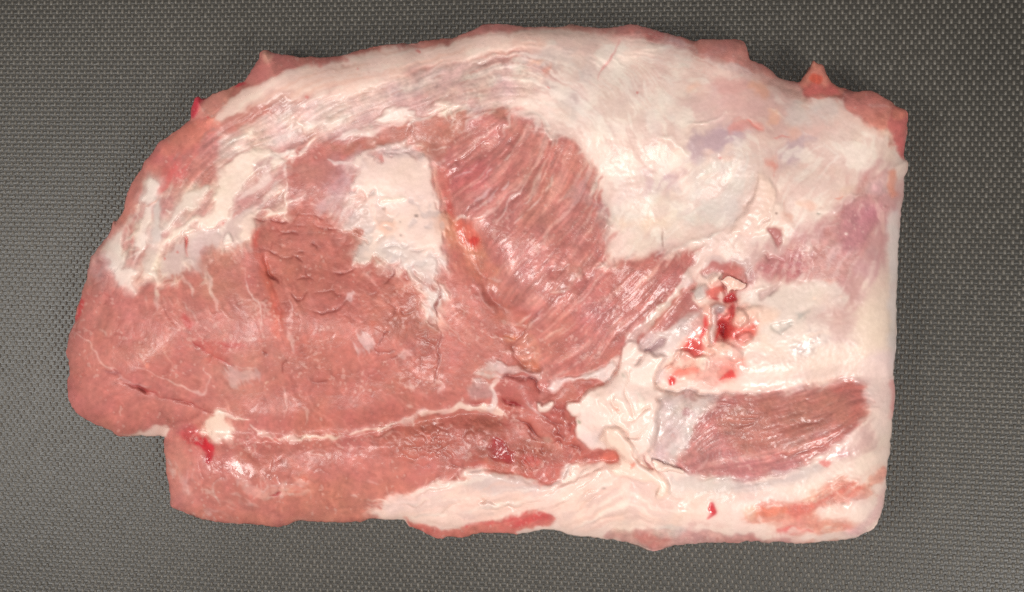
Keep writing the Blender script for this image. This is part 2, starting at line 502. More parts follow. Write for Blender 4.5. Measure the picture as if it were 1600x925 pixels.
lay("A:485,545 560,555 640,560 700,500 660,590 600,650 565,720 520,745 530,660 480,640 440,620", (212, 122, 114), 0.85, 6, fray=4, part=SPIK)
lay("A:430,630 490,610 545,640 450,690 410,760 380,830 330,900 300,960 260,960 330,840 350,770 385,700", (214, 132, 120), 0.9, 6, fray=3, part=SPIK)
lay("h:470,0 600,0 640,30 560,110 480,180 430,200 420,120 450,60", (208, 100, 96), 0.7, 8, fray=4)
lay("h:730,40 860,0 870,30 850,100 820,150 740,160 680,180 700,110", (194, 126, 115), 0.95, 4, fray=2)
lay("h:440,250 520,220 560,270 500,330 450,400 435,330", (200, 136, 132), 0.8, 4)
lay("h:150,480 250,330 300,300 270,420 240,520 180,620 150,560", (204, 126, 120), 0.8, 5)
# white torn fat, upper left
lf = dict(halo=6, part=LFAT, lump=0.3, fib=0.35, dz=0.7, dzs=3)
lay("h:390,255 430,245 442,320 425,400 432,500 405,570 350,565 340,500 380,420", (222, 205, 196), 0.9, 3, fray=2, **lf)
lay("h:570,300 600,210 660,190 740,155 770,180 720,250 700,310 640,330 560,370 500,440 440,475 480,400", (234, 210, 198), 0.95, 3, fray=2.5, **lf)
lay("h:690,480 760,450 860,440 900,400 960,380 1060,340 1120,320 1110,420 1060,480 1040,560 1000,540 970,590 930,590 880,580 860,610 760,600 740,700 790,800 "
    "785,890 740,820 700,760 650,740 610,700 560,780 510,810 500,890 440,800 430,700 470,640 560,570 620,520", (220, 191, 184), 0.9, 3, fray=3, part=LFAT, wet=0.45)
lay("h:330,110 400,88 415,130 400,190 370,240 320,262 290,240 310,180", FATC, 0.95, 2, fray=2, **lf)
lay("h:260,370 320,310 360,330 350,400 310,460 290,540 265,590 255,470", FATC, 0.95, 2, fray=2, **lf)
lay("h:830,180 870,60 900,0 A:980,520 1060,560 1120,600 h:1130,60 1040,140 980,220 940,300 920,380 860,420 780,450 730,440 690,420 660,440 650,500 590,540 500,560 450,590 "
    "430,660 410,740 370,770 340,820 320,760 400,640 420,570 500,520 580,460 650,380 730,360 810,330", (248, 222, 205), 0.97, 2.5, fray=2.5, **lf)
lay("h:1233,20 1130,120 1060,170 1000,240 1100,200 1180,150 1233,110", (238, 206, 196), 0.9, 3, fray=2.5, part=LFAT)
lay("h:70,540 120,490 140,560 160,640 150,700 120,760 60,740 80,690 30,690 40,600", FATC, 0.95, 2, fray=2, **lf)
lay("h:90,780 130,770 200,780 245,790 205,840 240,930 190,890 130,870", FATC, 0.9, 2, fray=2, **lf)
lay("h:340,800 400,775 415,860 400,890 375,820", FATC, 0.8, 2, fray=1, **lf)
lay("h:320,600 400,600 400,680 340,780 300,800", (226, 200, 190), 0.8, 4, fray=3, part=LFAT)
line("h:290,285 350,300 420,232 480,190", 1.7, (240, 184, 166), 0.9, dz=0.6)
for s in ("h:180,560 220,500 260,490", "h:165,730 180,650 250,590", "h:240,710 262,640 270,620 200,690", "h:530,330 480,330", "A:860,500 930,460 990,430"):
    line(s, 1.3, FATC, 0.85, dz=0.4)
lay("h:900,540 930,490 970,535 960,580 920,586", FATC, 0.95, 1.5, dz=1.4, dzs=2.5, part=LFAT)
lay("h:600,540 625,535 630,580 615,660 605,600", (196, 78, 70), 0.95, 1.5, dz=-1.6, dzs=3)
dot("h:850,490", 4, (200, 180, 173), 0.7, dz=-0.5)
dot("h:470,685 550,632 890,415", 2.2, (214, 110, 102), 0.7)
lay("a:0,300 100,210 160,140 230,150 290,180 390,130 410,80 390,0 430,0 440,90 570,40 440,110 410,150 415,240 395,240 390,190 300,210 260,240 215,240 220,180 "
    "150,200 100,280 100,350 60,440 0,430", (247, 216, 200), 0.95, 1.6, fray=1, **lf)
lay("A:1050,560 1110,545 1180,545 1170,565 1110,578 1060,582", FATC, 0.9, 2, fray=1.5, part=LFAT)
lay("A:990,600 1060,580 1050,640 1000,660 980,630", (196, 150, 146), 0.75, 4, fray=2)
lay("B:460,510 520,470 600,455 640,470 640,500 600,510 540,530 480,530", FATC, 0.9, 2.5, fray=2, dz=0.9, part=LFAT)
for s, w in (("B:250,640 320,600 420,575 490,560", 4), ("B:80,550 160,530 250,540 300,520", 5), ("B:90,700 130,650 165,600", 3), ("B:15,740 20,925", 2.5),
             ("B:230,720 330,720 400,705 450,690", 2.6), ("B:600,560 650,530 720,500 760,430", 3), ("B:720,672 770,657 810,635", 2.6), ("B:860,555 910,520 970,480", 3.5),
             ("B:975,590 1020,560 1080,545", 5), ("B:1070,600 1100,560 1140,530", 3), ("B:20,680 65,665 40,700", 1.5), ("B:800,540 830,510 870,480", 1.5),
             ("B:30,915 110,880", 1.5), ("F:280,120 330,40 350,0", 3), ("F:235,95 265,20", 2)):
    line(s, w, FATC, 0.85, dz=0.5, wob=2.0, part=LFAT if w > 3 else None)
line("B:600,560 630,610 665,645", 1.2, (236, 186, 170), 0.8)
lay("B:0,440 150,430 350,420 500,360 650,300 780,260 650,350 500,420 300,480 100,520 0,560", (222, 188, 180), 0.6, 8, fray=7)

# ---- white fat patch in the middle
lay("F:160,80 240,20 330,-30 400,20 390,120 330,190 300,170 240,110", (204, 164, 157), 0.7, 9, fray=5)
lay("b:0,270 80,190 180,150 180,90 260,60 380,60 480,55 600,80 630,140 635,200 680,260 700,300 720,370 760,440 800,520 840,580 840,650 870,740 900,830 "
    "F:800,180 780,250 760,310 785,350 770,380 757,400 758,480 755,560 746,640 720,620 690,600 670,580 690,530 665,460 650,430 630,390 590,370 560,360 500,355 "
    "450,350 440,330 380,330 355,320 400,240 390,180 340,190 300,185 330,150 370,120 360,60 350,0", FAT, 0.97, 5, fray=5, halo=13, iso=5, part=PATC, dz=1.2, dzs=7, lump=0.4, fib=0.3)
lay("b:180,90 260,60 380,60 480,55 600,80 630,190 500,180 400,170 200,140", (216, 188, 181), 0.85, 4, fray=2)
lay("F:430,270 520,240 620,265 700,300 760,330 785,350 757,400 755,560 746,640 700,600 690,530 660,440 590,370 450,345", (224, 203, 196), 0.8, 6, iso=4)
lay("F:330,100 400,60 440,120 430,200 400,240 380,330 340,320 390,240 380,180 320,190", (216, 192, 185), 0.8, 5, fray=3)
lay("b:170,760 240,680 320,760 330,870 250,925 190,850", (249, 192, 166), 0.6, 7)
lay("b:200,600 260,560 420,540 430,580 300,600", (250, 234, 212), 0.7, 5, dz=0.6)
dot("b:250,675", 3.2, (120, 78, 55), 0.85)
dot("b:125,525", 4.5, (196, 178, 170), 0.8, dz=-0.6)
dot("F:580,208 640,120 565,150 770,195", 1.8, (130, 110, 105), 0.7)
for s in ("F:500,270 540,265 580,290", "F:620,285 660,280 690,275", "F:540,320 600,330", "F:460,230 500,220", "F:700,410 690,450", "F:400,20 430,0 450,-20"):
    line(s, 1.4, (180, 160, 158), 0.7, dz=-0.7)
lay("a:1040,380 1090,335 1150,335 1175,370 1150,430 1100,450 1030,440", (190, 118, 104), 0.95, 1.8)
dot("F:728,458", 6, (200, 150, 140), 0.85)
dot("F:690,405 655,390 640,360", 2.2, (206, 160, 153), 0.7)
# reddish valley between patch and fan
lay("b:700,270 740,280 740,380 780,470 830,560 850,640 900,760 960,780 1000,830 920,840 870,740 820,640 760,520 710,450 690,360", (230, 162, 142), 0.85, 6, fray=2, dz=-1.0, dzs=5)
lay("b:745,270 800,280 850,250 900,330 880,480 900,600 930,680 900,770 850,690 840,600 790,480 750,380", (204, 118, 104), 0.8, 4)
lay("b:840,600 890,610 930,690 905,770 860,720", (188, 82, 76), 0.7, 3, dz=-0.8)
lay("b:900,815 1000,832 1080,800 1145,825 1110,880 1010,905 G:60,260 20,290 0,260", (228, 112, 96), 0.85, 5)
lay("G:-20,240 20,230 40,255 20,285 -10,280", (200, 58, 58), 0.8, 3, dz=-0.8, wet=0.8)
lay("G:-40,300 40,280 80,320 70,420 20,420 -30,360", (220, 140, 118), 0.7, 7)

# ---- fan muscle
lay("c:0,330 60,260 120,190 200,120 300,90 400,140 430,160 400,200 420,240 470,190 540,150 590,115 630,125 640,165 690,165 730,195 760,230 770,290 830,240 "
    "860,260 930,275 960,320 1000,400 1030,480 1030,580 1090,640 1120,720 1170,760 1200,830 1185,925 G:640,180 640,280 625,370 700,340 750,318 800,345 850,310 "
    "900,285 980,290 1060,275 1110,260 1080,320 1040,390 980,470 920,540 860,610 790,690 740,740 640,790 560,830 450,870 380,910 f:640,200 580,265 545,330 530,400 "
    "518,350 505,290 480,215 500,150 510,90 G:315,840 240,830 205,770 200,720 240,670 290,570 200,560 100,520 60,440 50,400 0,330 P:715,360 706,330 708,300 700,262",
    MUSP, 1, 5, fray=1.5, part=FAN, dz=1.2, dzs=10, fib=0.42, lump=0.12, wet=0.75)
lay("G:400,520 500,430 600,330 625,370 700,340 800,345 900,285 1060,275 1040,390 920,540 790,690 640,790 450,870 380,800 340,650", (190, 113, 106), 0.85, 14, fray=4, part=None)
lay("G:300,560 400,480 560,470 640,440 560,560 440,680 360,760 320,700", (206, 128, 118), 0.7, 10, fray=4)
lay("c:400,250 560,140 640,170 770,300 960,320 1030,560 900,700 760,700 640,900 500,900 700,560 660,400", (212, 136, 122), 0.7, 10, fray=5)
lay("c:80,470 180,430 300,420 330,520 260,640 160,720 60,680 40,560", (206, 112, 112), 0.7, 10, fray=4)
FANP = "c:0,330 200,140 430,160 590,115 770,290 930,275 1030,480 1090,640 1185,925 G:640,300 800,345 1060,275 920,540 740,740 560,830 380,910 320,800 290,570 60,440 0,330 P:712,330"
lay(FANP, (236, 190, 178), 0.55, 10, gate=LICX, thr=0.75)
lay(FANP, (188, 110, 103), 0.3, 10, gate=-LICM, thr=0.8)
lay(FANP, (222, 160, 148), 0.5, 10, gate=LICM, thr=0.7)
for s in ("c:640,170 600,280 520,420 430,560 330,720 250,830", "c:740,210 720,330 690,450 560,650 430,800", "c:860,270 830,400 760,560 640,720 560,830",
          "c:560,190 480,300 400,420 330,500", "c:420,250 340,350 240,460", "c:960,330 960,450 900,600 800,720"):
    line(s, 2.0, (182, 102, 96), 0.45, dz=-0.4, dzw=5, wob=1.5)
for s, w in (("c:450,90 430,160 400,250", 3.2), ("c:640,130 650,200 630,260", 1.8), ("c:770,200 775,280 760,330", 2.6), ("c:870,250 860,290", 2.0), ("c:960,260 980,320 950,350", 2.2), ("c:1040,400 1030,520 1010,560", 3.5),
             ("c:1090,540 1080,640 1050,700", 3.5), ("c:1160,640 1150,760 1110,820", 3.5), ("c:690,120 720,180", 3)):
    line(s, w, (240, 208, 198), 0.75, soft=2, wob=2)
line("c:770,250 740,340 720,450 700,560 640,660 560,770 480,880", 1.6, (232, 206, 199), 0.8, brk=0.3, wob=1.5, wet=1.0)
for s in ("c:590,580 520,680 440,770 350,900", "c:790,510 770,590 730,660", "c:340,470 250,560 170,640", "c:620,560 540,650 470,720", "c:330,760 250,830 190,870",
          "c:290,640 200,700", "c:480,400 440,450", "G:470,465 380,495", "G:300,600 330,560", "c:560,830 500,890"):
    line(s, 1.6, (238, 200, 190), 0.75, wob=1.5, dz=0.3)
line("c:690,560 640,650 610,700", 4, (208, 170, 163), 0.6, soft=3)
lay("c:880,690 1000,560 1040,640 1110,720 1180,780 1180,925 1100,925 1090,800", (202, 150, 146), 0.7, 6, fray=4)
line("G:600,250 520,400 420,500 320,560", 4, (176, 98, 92), 0.5, dz=-1.2, dzw=10, wob=3)
line("G:470,200 420,330 340,470", 5, (184, 104, 98), 0.4, dz=-0.8, dzw=9, wob=3)
line("G:300,740 340,860 320,925", 2, (226, 160, 146), 0.5)
# little orange lip at the lower left edge of the fan
lay("G:205,700 250,680 290,690 310,740 315,850 300,870 240,835 205,775", (226, 158, 134), 0.75, 4)
lay("G:240,810 300,830 318,868 270,862 235,840", (200, 120, 92), 0.85, 2.5, dz=-1.5)
line("G:318,868 300,830 240,808 202,770 200,722 240,672 288,575", 1.5, (236, 190, 176), 0.7, dz=0.5)
lay("G:150,690 190,680 200,700 180,720 150,705", (226, 140, 90), 0.8, 3, dz=-0.8)
# peach and red valley beside the white patch, with a short white tag across it
lay("P:690,325 716,345 742,370 762,415 775,455 742,445 714,412 694,380", (224, 150, 122), 0.75, 11, iso=3)
lay("P:712,345 735,352 748,372 742,390 726,384 716,366", (216, 106, 92), 0.75, 6, iso=2)
dot("P:738,378", 5, (196, 60, 56), 0.8, wet=0.7)
line("b:910,745 980,742 1060,765", 4.2, (250, 226, 214), 0.92, dz=0.9, wob=1.2, soft=1.6)
line("b:1080,770 1150,735 1220,690", 2.6, (248, 214, 204), 0.8, dz=0.5, wob=1.2)
for s in ("c:190,720 240,680 300,640", "c:230,740 300,690 360,630", "c:60,560 110,530 180,520", "c:180,650 260,590 330,520", "c:380,660 430,620 460,580", "c:700,690 640,760 600,800"):
    line(s, 1.8, (240, 214, 212), 0.7, wob=1.6, wet=0.9)
lay("b:150,560 400,560 760,560 860,720 F:780,250 760,330 785,350 757,400 755,560 700,600 690,530 660,440 590,370 440,335 400,260", (208, 188, 184), 0.55, 8, gate=N(4, 33) + 0.6 * N(9, 34), thr=0.5, dz=-0.25)
# wedge strands
for s, w in (("F:880,400 930,440 970,480 1000,550 1030,555", 2), ("F:820,690 870,740", 1.4), ("G:0,440 40,480 70,550 100,550", 2.4), ("G:70,420 110,430 130,425", 2.2),
             ("G:120,610 190,630 230,610 270,570", 2.6), ("G:80,690 130,690", 1.5), ("F:1060,600 1120,630 1180,640 1233,610", 2.4), ("F:1070,690 1130,710", 1.6),
             ("G:130,770 170,760 210,780", 2.0), ("F:760,600 830,680 870,740", 1.0), ("F:870,560 890,600", 1.2), ("F:1020,680 1070,690", 1.3)):
    line(s, w, (232, 196, 186), 0.8, dz=0.5, wob=1.5)
lay("F:980,830 1060,810 1150,830 1220,870 1233,910 1150,880 1050,890 950,925 930,890", (216, 186, 179), 0.85, 3, fray=3, dz=0.8)
lay("F:850,340 940,360 1000,400 960,480 900,460 850,420", (206, 140, 120), 0.5, 8)

# ---- fat cap, upper right: tone patches
for s, c, a, sf in (("P:1070,140 1180,130 1290,175 1380,250 1385,420 1200,395 1120,395 1060,300", (234, 203, 191), 0.8, 34), ("P:1180,440 1380,430 1385,590 1250,590 1170,560", (240, 212, 196), 0.7, 24),
                    ("P:1385,270 1425,260 1410,800 1370,790 1380,500", (232, 206, 196), 0.7, 14), ("P:1080,150 1200,135 1240,200 1120,230", (228, 192, 184), 0.6, 24),
                    ("P:960,310 1060,280 1120,330 1080,390 970,390", (240, 216, 200), 0.7, 16), ("P:900,90 1000,70 1060,110 1050,220 960,230 890,170", (252, 232, 218), 0.7, 30),
                    ("P:1050,760 1200,740 1380,700 1380,770 1200,770 1060,800", (238, 212, 198), 0.6, 14)):
    lay(s, c, a, sf, fray=8, frayk=1, iso=8)
lay("P:830,80 1000,70 1200,130 1390,250 1390,420 1120,400 960,400 930,270 830,180", (226, 186, 175), 0.5, 16, gate=LICC + 0.8 * N(13, 25), thr=0.6)
lay("P:1170,430 1390,430 1390,600 1200,600 1150,560", (228, 196, 184), 0.5, 14, gate=LICC + 0.8 * N(11, 26), thr=0.5)
lay("P:1090,110 1180,118 1260,160 1300,200 1230,230 1130,200", (232, 184, 174), 0.6, 26, fray=8, iso=6)
lay("P:820,90 1000,80 1180,130 1260,180 1120,260 1000,250 930,220", (226, 174, 163), 0.4, 14, gate=LICX + 0.6 * N(18, 27), thr=0.9)
CAPQ = "P:830,80 1000,65 1200,125 1390,245 1390,420 1120,400 960,400 930,270 830,180"
lay(CAPQ, (253, 238, 226), 0.5, 14, gate=LICX, thr=0.8)
lay(CAPQ, (220, 184, 174), 0.45, 14, gate=-LICX, thr=0.9)
for s, c, a, sf in (("D:60,240 150,200 230,230 200,300 60,350 0,330", (230, 190, 184), 0.75, 8), ("D:-60,300 20,270 60,330 0,400 -80,400", (224, 186, 179), 0.6, 8),
                    ("D:180,250 260,240 330,330 220,360 160,300", (222, 172, 164), 0.6, 7), ("D:0,480 60,450 200,400 300,420 250,500 100,560 0,600", (202, 172, 176), 1.0, 6),
                    ("C:830,640 900,570 1050,560 1120,600 950,690 830,730", (200, 168, 172), 1.0, 5), ("C:640,800 780,750 850,710 800,800 660,880", (206, 168, 172), 1.0, 8),
                    ("C:480,800 640,760 700,860 600,925 500,925", (230, 200, 194), 0.6, 10), ("C:680,560 760,540 780,620 720,680 660,640", (226, 186, 179), 0.7, 7),
                    ("D:220,340 350,270 450,300 490,400 420,480 330,430", (214, 172, 164), 0.85, 6), ("D:430,560 520,470 580,500 500,590 430,640 400,600", (204, 174, 176), 1.0, 5),
                    ("D:560,330 640,300 720,330 700,370 600,370", (224, 206, 199), 0.7, 6), ("D:480,330 560,320 600,400 540,430 470,400", (222, 208, 201), 0.7, 6),
                    ("D:0,650 200,560 320,560 330,640 260,780 200,860 0,900", (224, 212, 202), 0.8, 9), ("C:640,520 760,480 800,540 720,600 650,580", (232, 208, 201), 0.6, 8),
                    ("C:60,190 200,170 330,230 460,330 380,330 250,270 100,230", (206, 186, 180), 0.7, 7), ("C:180,330 330,420 300,480 200,400", (200, 180, 173), 0.7, 6),
                    ("G:680,100 800,60 1000,50 1150,100 1000,140 760,160", (230, 216, 204), 0.7, 8), ("G:700,150 860,110 960,120 880,160 740,180", (247, 205, 180), 0.7, 6)):
    lay(s, c, a * 0.85, sf * 2.0, fray=3, frayk=1, iso=5)
CAPP = "C:0,100 300,90 560,130 900,220 1200,330 D:500,330 760,380 960,480 1000,600 980,650 900,640 H:700,60 500,120 380,60 240,150 G:900,270 640,280 C:450,900 430,760 340,640 200,560 100,500"
lay(CAPP, (230, 196, 184), 0.6, 14, gate=N(9, 21) + 0.7 * LICM, thr=0.55)
lay(CAPP, (252, 236, 222), 0.6, 14, gate=N(11, 22) + 0.6 * LICM, thr=0.6)
lay("C:60,200 200,200 360,260 480,360 460,470 330,470 200,400 60,330", FATC, 0.7, 8, gate=LICX, thr=0.3)
lay("C:640,880 800,800 1000,640 1100,600 D:250,450 330,560 200,700 0,900", (220, 196, 189), 0.5, 8, gate=N(4, 23), thr=0.5)
for s, c, a in (("D:350,590 400,560 420,610 405,655 360,625", (228, 146, 130), 0.8), ("D:380,350 420,340 425,390 385,395", (240, 176, 146), 0.6), ("D:250,370 300,400 330,440 260,430 190,440 200,400", (232, 150, 138), 0.7),
                ("D:460,440 500,425 520,450 480,470", (240, 186, 168), 0.8), ("D:110,580 150,570 200,580 140,590", (240, 190, 170), 0.5), ("C:1170,350 1230,340 1225,400 1180,390", (240, 170, 140), 0.6),
                ("C:960,300 1060,290 1120,340 1080,390 1000,370", (226, 168, 160), 0.6), ("C:840,350 900,330 920,360 860,380", (246, 196, 176), 0.7), ("C:90,220 130,225 125,245 95,240", (246, 190, 160), 0.8),
                ("C:160,265 185,260 185,285 165,285", (236, 160, 140), 0.8), ("g:380,350 460,350 450,400 410,380", (244, 200, 176), 0.7), ("g:720,190 880,170 900,250 800,290 700,320 640,300", (238, 200, 182), 0.8),
                ("D:560,790 600,800 590,840 560,820", (246, 196, 176), 0.6), ("C:380,90 560,100 600,130 500,130 400,110", (244, 180, 168), 0.6), ("B:1100,130 1233,120 1233,180 1140,170", (246, 196, 180), 0.6),
                ("H:800,30 900,60 860,100", (225, 180, 173), 0.5)):
    lay(s, c, a * 0.9, 6, fray=2, frayk=1, iso=3)
for s in ("D:130,580", "D:400,650", "C:600,372", "d:400,480", "B:660,188", "B:355,272", "B:120,400", "C:180,360"):
    dot(s, 1.8, (212, 96, 92), 0.7)
line("C:525,140 490,190 460,240 430,290 412,320", 1.3, (226, 142, 138), 0.85, dz=-0.6, wob=1)
line("D:400,480 440,465 470,470", 1.5, (222, 90, 84), 0.7)
line("D:270,390 310,430 340,440", 2.0, (230, 126, 116), 0.7, dz=-0.5)
line("D:-60,430 60,400 150,370 215,350", 1.6, (250, 232, 216), 0.8, dz=0.9, wob=2)
line("C:700,590 770,620 820,680 835,715", 3.5, FATC, 0.8, dz=1.0, wob=1.5)
lay("D:330,640 400,700 410,780 390,850 375,940 200,940 213,865 270,800 320,700", (247, 213, 196), 0.8, 5, fray=2, dz=1.2, dzs=6)
line("D:335,640 320,700 270,800 215,860", 1.3, (214, 180, 164), 0.5, dz=-0.5)
lay("D:395,830 440,800 470,880 490,925 400,940 383,890", (246, 218, 202), 0.7, 5, dz=0.5, dzs=6)
lay("D:430,850 480,850 485,890 450,900", (236, 170, 150), 0.6, 3)
line("D:1210,800 1180,860", 1, CRK, 0.0)
lay("g:130,380 170,350 240,370 250,440 290,490 260,545 180,560 140,520 120,450", (244, 216, 200), 0.6, 6, dz=0.4, dzs=6)
lay("g:108,560 130,540 200,562 196,700 182,722 150,640", (180, 104, 102), 0.85, 2.5, dz=-1.6, dzs=4)
line("g:40,560 60,530 110,460 130,380", 1.4, (200, 164, 156), 0.4, dz=-0.5)
line("g:250,340 255,420 290,480", 1.4, (232, 178, 160), 0.7)
line("g:515,440 545,425", 1.2, (150, 150, 140), 0.8, dz=-0.5)
dot("g:175,430", 1.3, (120, 90, 80), 0.8)
line("D:625,845 640,840", 1, (140, 130, 120), 0.6)
line("g:640,300 690,300 720,280", 1.4, (226, 140, 120), 0.8)
line("G:912,180 910,240 905,270", 1.2, (150, 112, 100), 0.8, dz=-0.8)
line("G:690,300 685,330", 1.0, (170, 120, 112), 0.7, dz=-0.5)
line("G:640,60 650,160 640,260", 2, (214, 180, 173), 0.6)
line("G:960,280 1040,250 1110,220 1190,180", 3, (250, 236, 224), 0.7, dz=0.8, wob=2, wet=0.9)
lay("D:320,185 420,200 510,235 560,300 480,285 400,245", (208, 160, 150), 0.8, 5, fray=2)
# upper right corner meat
lay("D:515,215 545,170 575,125 590,95 610,112 638,120 655,165 690,210 740,245 700,280 640,280 580,278 540,250", (222, 140, 122), 1, 2, part=CORN, dz=-1)
lay("D:565,195 600,180 630,195 620,220 570,215", (226, 98, 76), 0.85, 3, part=CORN)
lay("D:540,235 600,225 690,235 700,270 560,275", (206, 100, 98), 0.7, 4)
dot("D:590,120", 4, (238, 172, 148), 0.7)
line("D:560,265 600,285 660,282", 2, (240, 140, 128), 0.8)
lay("D:735,300 745,262 790,250 840,245 900,255 965,300 975,340 960,430 900,435 840,410 780,375 745,340", (220, 140, 127), 1, 3, fray=2, part=CORN)
line("D:860,320 920,330 965,325", 2.5, (232, 176, 166), 0.7)
lay("D:960,330 1030,338 1048,390 1042,470 1032,580 1000,570 975,500 958,440", (208, 116, 112), 1, 3, part=CORN)
lay("D:975,335 1030,345 1035,380 990,400 965,370", (226, 140, 120), 0.8, 3)
lay("D:720,290 760,360 840,420 900,450 960,440 960,480 860,450 760,400 700,340", (238, 198, 184), 0.7, 4)
# violet muscle under the membrane
lay("P:1170,405 1250,372 1310,328 1350,288 1392,272 1396,345 1380,410 1345,460 1310,490 1250,432 1190,432", (202, 150, 150), 0.9, 22, fray=8, frayk=1, iso=5)
lay("H:430,330 470,240 530,190 600,185 650,160 720,130 g:480,650 560,570 640,440 720,370 800,290 850,240 920,180 1000,165 1080,200 1105,300 1050,380 1010,450 980,560 "
    "920,680 880,780 H:980,180 960,260 920,330 900,420 840,400 800,300 700,290 600,292 520,300", (208, 154, 147), 0.85, 9, fray=6, frayk=1, part=VIOL, fib=0.4, wet=0.4, halo=10)
lay("g:700,440 800,370 900,340 1000,400 1000,480 940,580 840,680 740,720 660,640", (194, 130, 134), 0.8, 18, fray=6, frayk=1)
lay("g:880,380 960,350 1010,420 960,500 880,520 840,450", (192, 116, 126), 0.5, 14)
lay("g:940,170 1040,150 1090,210 1080,280 980,280 900,240", (220, 178, 171), 0.8, 5)
lay("H:530,195 620,180 700,160 740,220 720,280 640,290 540,280 500,240", (186, 110, 112), 0.75, 7, fray=5)
lay("H:430,330 540,290 700,290 840,400 900,420 930,330 1000,180 g:800,700 500,640 300,760 H:500,220", (226, 190, 184), 0.55, 8, gate=LICM, thr=0.55)
lay("H:830,400 900,330 960,290 1010,300 960,420 900,500 850,470", (206, 158, 151), 0.75, 8, fray=5)
lay("H:960,500 1010,420 1060,330 1130,200 1150,60 1180,60 1170,560 1100,640 1000,640", (240, 214, 194), 0.75, 10, fray=4)
lay("g:1060,90 1110,90 1130,180 1120,300 1090,290 1070,200", (230, 152, 130), 0.85, 4)
line("g:940,310 1000,390 1030,480 1060,560", 3, (234, 186, 176), 0.7, wob=2)
line("g:840,440 860,360 900,350", 2, (226, 180, 173), 0.7)
lay("g:1130,430 1180,440 1165,540 1145,520", (206, 140, 138), 0.8, 3)
for s in ("g:560,690 600,710", "g:720,610 760,590", "H:530,245", "g:380,740 440,715"):
    (line(s, 1.8, FATC, 0.8, dz=0.4) if ' ' in s else dot(s, 2.2, FATC, 0.7))
line("g:0,790 60,750 100,800 160,790 210,810", 1.6, (160, 88, 92), 0.7, dz=-1.0)
for s in ("H:690,280 705,180", "H:640,250 660,170", "H:740,260 760,140", "H:600,280 615,190"):
    line(s, 2.2, (178, 112, 116), 0.5, dz=-0.6, wob=2)
# lilac membrane above the blood pocket
lay("H:230,270 260,220 340,190 440,170 530,140 600,160 530,200 480,260 440,310 380,280 320,270", (206, 170, 163), 0.85, 5, fray=5)
lay("d:430,170 480,80 560,50 610,80 600,180 560,200 480,190", (190, 108, 92), 0.8, 6, fray=4)
for s in ("d:640,240 660,160 720,100", "d:640,260 700,230 740,150", "d:240,120 270,200"):
    line(s, 1.3, (140, 100, 104), 0.7, dz=-0.8)
lay("d:230,60 330,20 420,60 400,160 330,190 260,200 220,130", (216, 190, 182), 0.8, 5, fray=3)

# ---- right fat field with grey slits
lay("d:650,430 690,360 760,310 840,262 890,255 900,290 980,255 1010,280 1233,240 H:880,300 940,420 840,460 760,560 H:640,640 H:520,560 H:480,420", (236, 214, 202), 0.85, 5, fray=3, part=CAP)
lay("d:750,370 800,330 870,300 960,270 910,345 855,400 790,420 760,400", (200, 164, 158), 0.8, 3, dz=-1.0, dzs=4)
line("d:740,390 745,350 800,320 850,320 860,290 900,275", 2.0, (244, 224, 210), 0.9, dz=1.0)
line("d:940,280 890,360 850,410", 1.4, (140, 110, 108), 0.7, dz=-0.8)
lay("d:920,700 1000,640 1090,605 1100,640 1040,710 1000,765 965,740", (188, 178, 170), 0.75, 4, fray=2.5, dz=-0.8, wet=0.7)
lay("H:690,450 760,440 740,480 690,490", (176, 168, 162), 0.7, 3, fray=2)
lay("H:640,600 700,590 800,555 835,590 760,640 680,645", (210, 188, 181), 0.8, 7, fray=4, wet=0.8)
lay("H:760,440 840,420 860,500 800,560 740,540", (226, 204, 198), 0.7, 5, fray=3, wet=0.8)
lay("H:800,480 860,430 940,440 960,520 920,590 860,580", (216, 176, 169), 0.65, 8, fray=4)
lay("H:570,480 700,400 840,440 850,580 700,660 600,600", FATC, 0.7, 8, gate=N(5, 24) + LICM * 0.5, thr=0.4)
lay("H:480,430 600,460 560,520 500,520", (250, 206, 180), 0.6, 7)
lay("H:820,290 880,290 870,310 830,320", (232, 160, 148), 0.6, 4)
dot("H:790,385 905,385", 2.5, (250, 214, 196), 0.8)
lay("H:300,800 500,800 700,790 900,760 1000,770 860,800 600,815 400,830", (248, 210, 194), 0.7, 5)
lay("H:1130,0 1200,0 1185,300 1175,560 1165,760 1140,700 1140,300", (236, 220, 214), 0.8, 5)
lay("H:1000,700 1150,650 1150,925 1060,925 1040,840", (240, 210, 204), 0.6, 8)
lay("L:1140,60 1170,60 1168,200 1150,220", (216, 140, 138), 0.7, 4)

# ---- blood-stained pocket
lay("d:100,560 200,440 280,420 380,330 440,460 560,420 700,520 760,640 720,800 600,925 H:440,720 380,790 300,800 140,790 70,740 110,660", (240, 178, 162), 0.85, 8, fray=3, part=NODE, lump=1.0, wet=0.7)
lay("d:20,560 120,470 200,430 250,520 240,640 160,740 40,760 -40,720", (204, 158, 152), 0.85, 6, fray=3, wet=1.0, lump=1.0, part=NODE)
lay("d:400,150 480,90 600,100 640,200 650,280 560,330 545,420 480,460 430,380 410,260", (192, 112, 102), 0.9, 4, part=NODE, dz=-1)
lay("d:115,330 190,280 300,290 285,360 225,425 150,375", (226, 208, 200), 0.95, 2.5, dz=1.5, part=NODE)
line("d:170,245 200,230", 1.6, FATC, 0.9)
lay("d:300,235 320,195 350,185 370,212 360,262 320,282", (244, 212, 196), 0.95, 1.6, dz=2.6, dzs=3, part=NODE)
lay("d:275,330 340,290 410,285 425,330 385,360 392,405 340,412 288,375", (222, 116, 104), 0.9, 3.5, dz=0.6, wet=0.6, part=BLOOD)
lay("d:445,430 485,370 540,385 555,432 505,452", (186, 44, 50), 0.95, 2.5, dz=-1.2, wet=1, part=BLOOD)
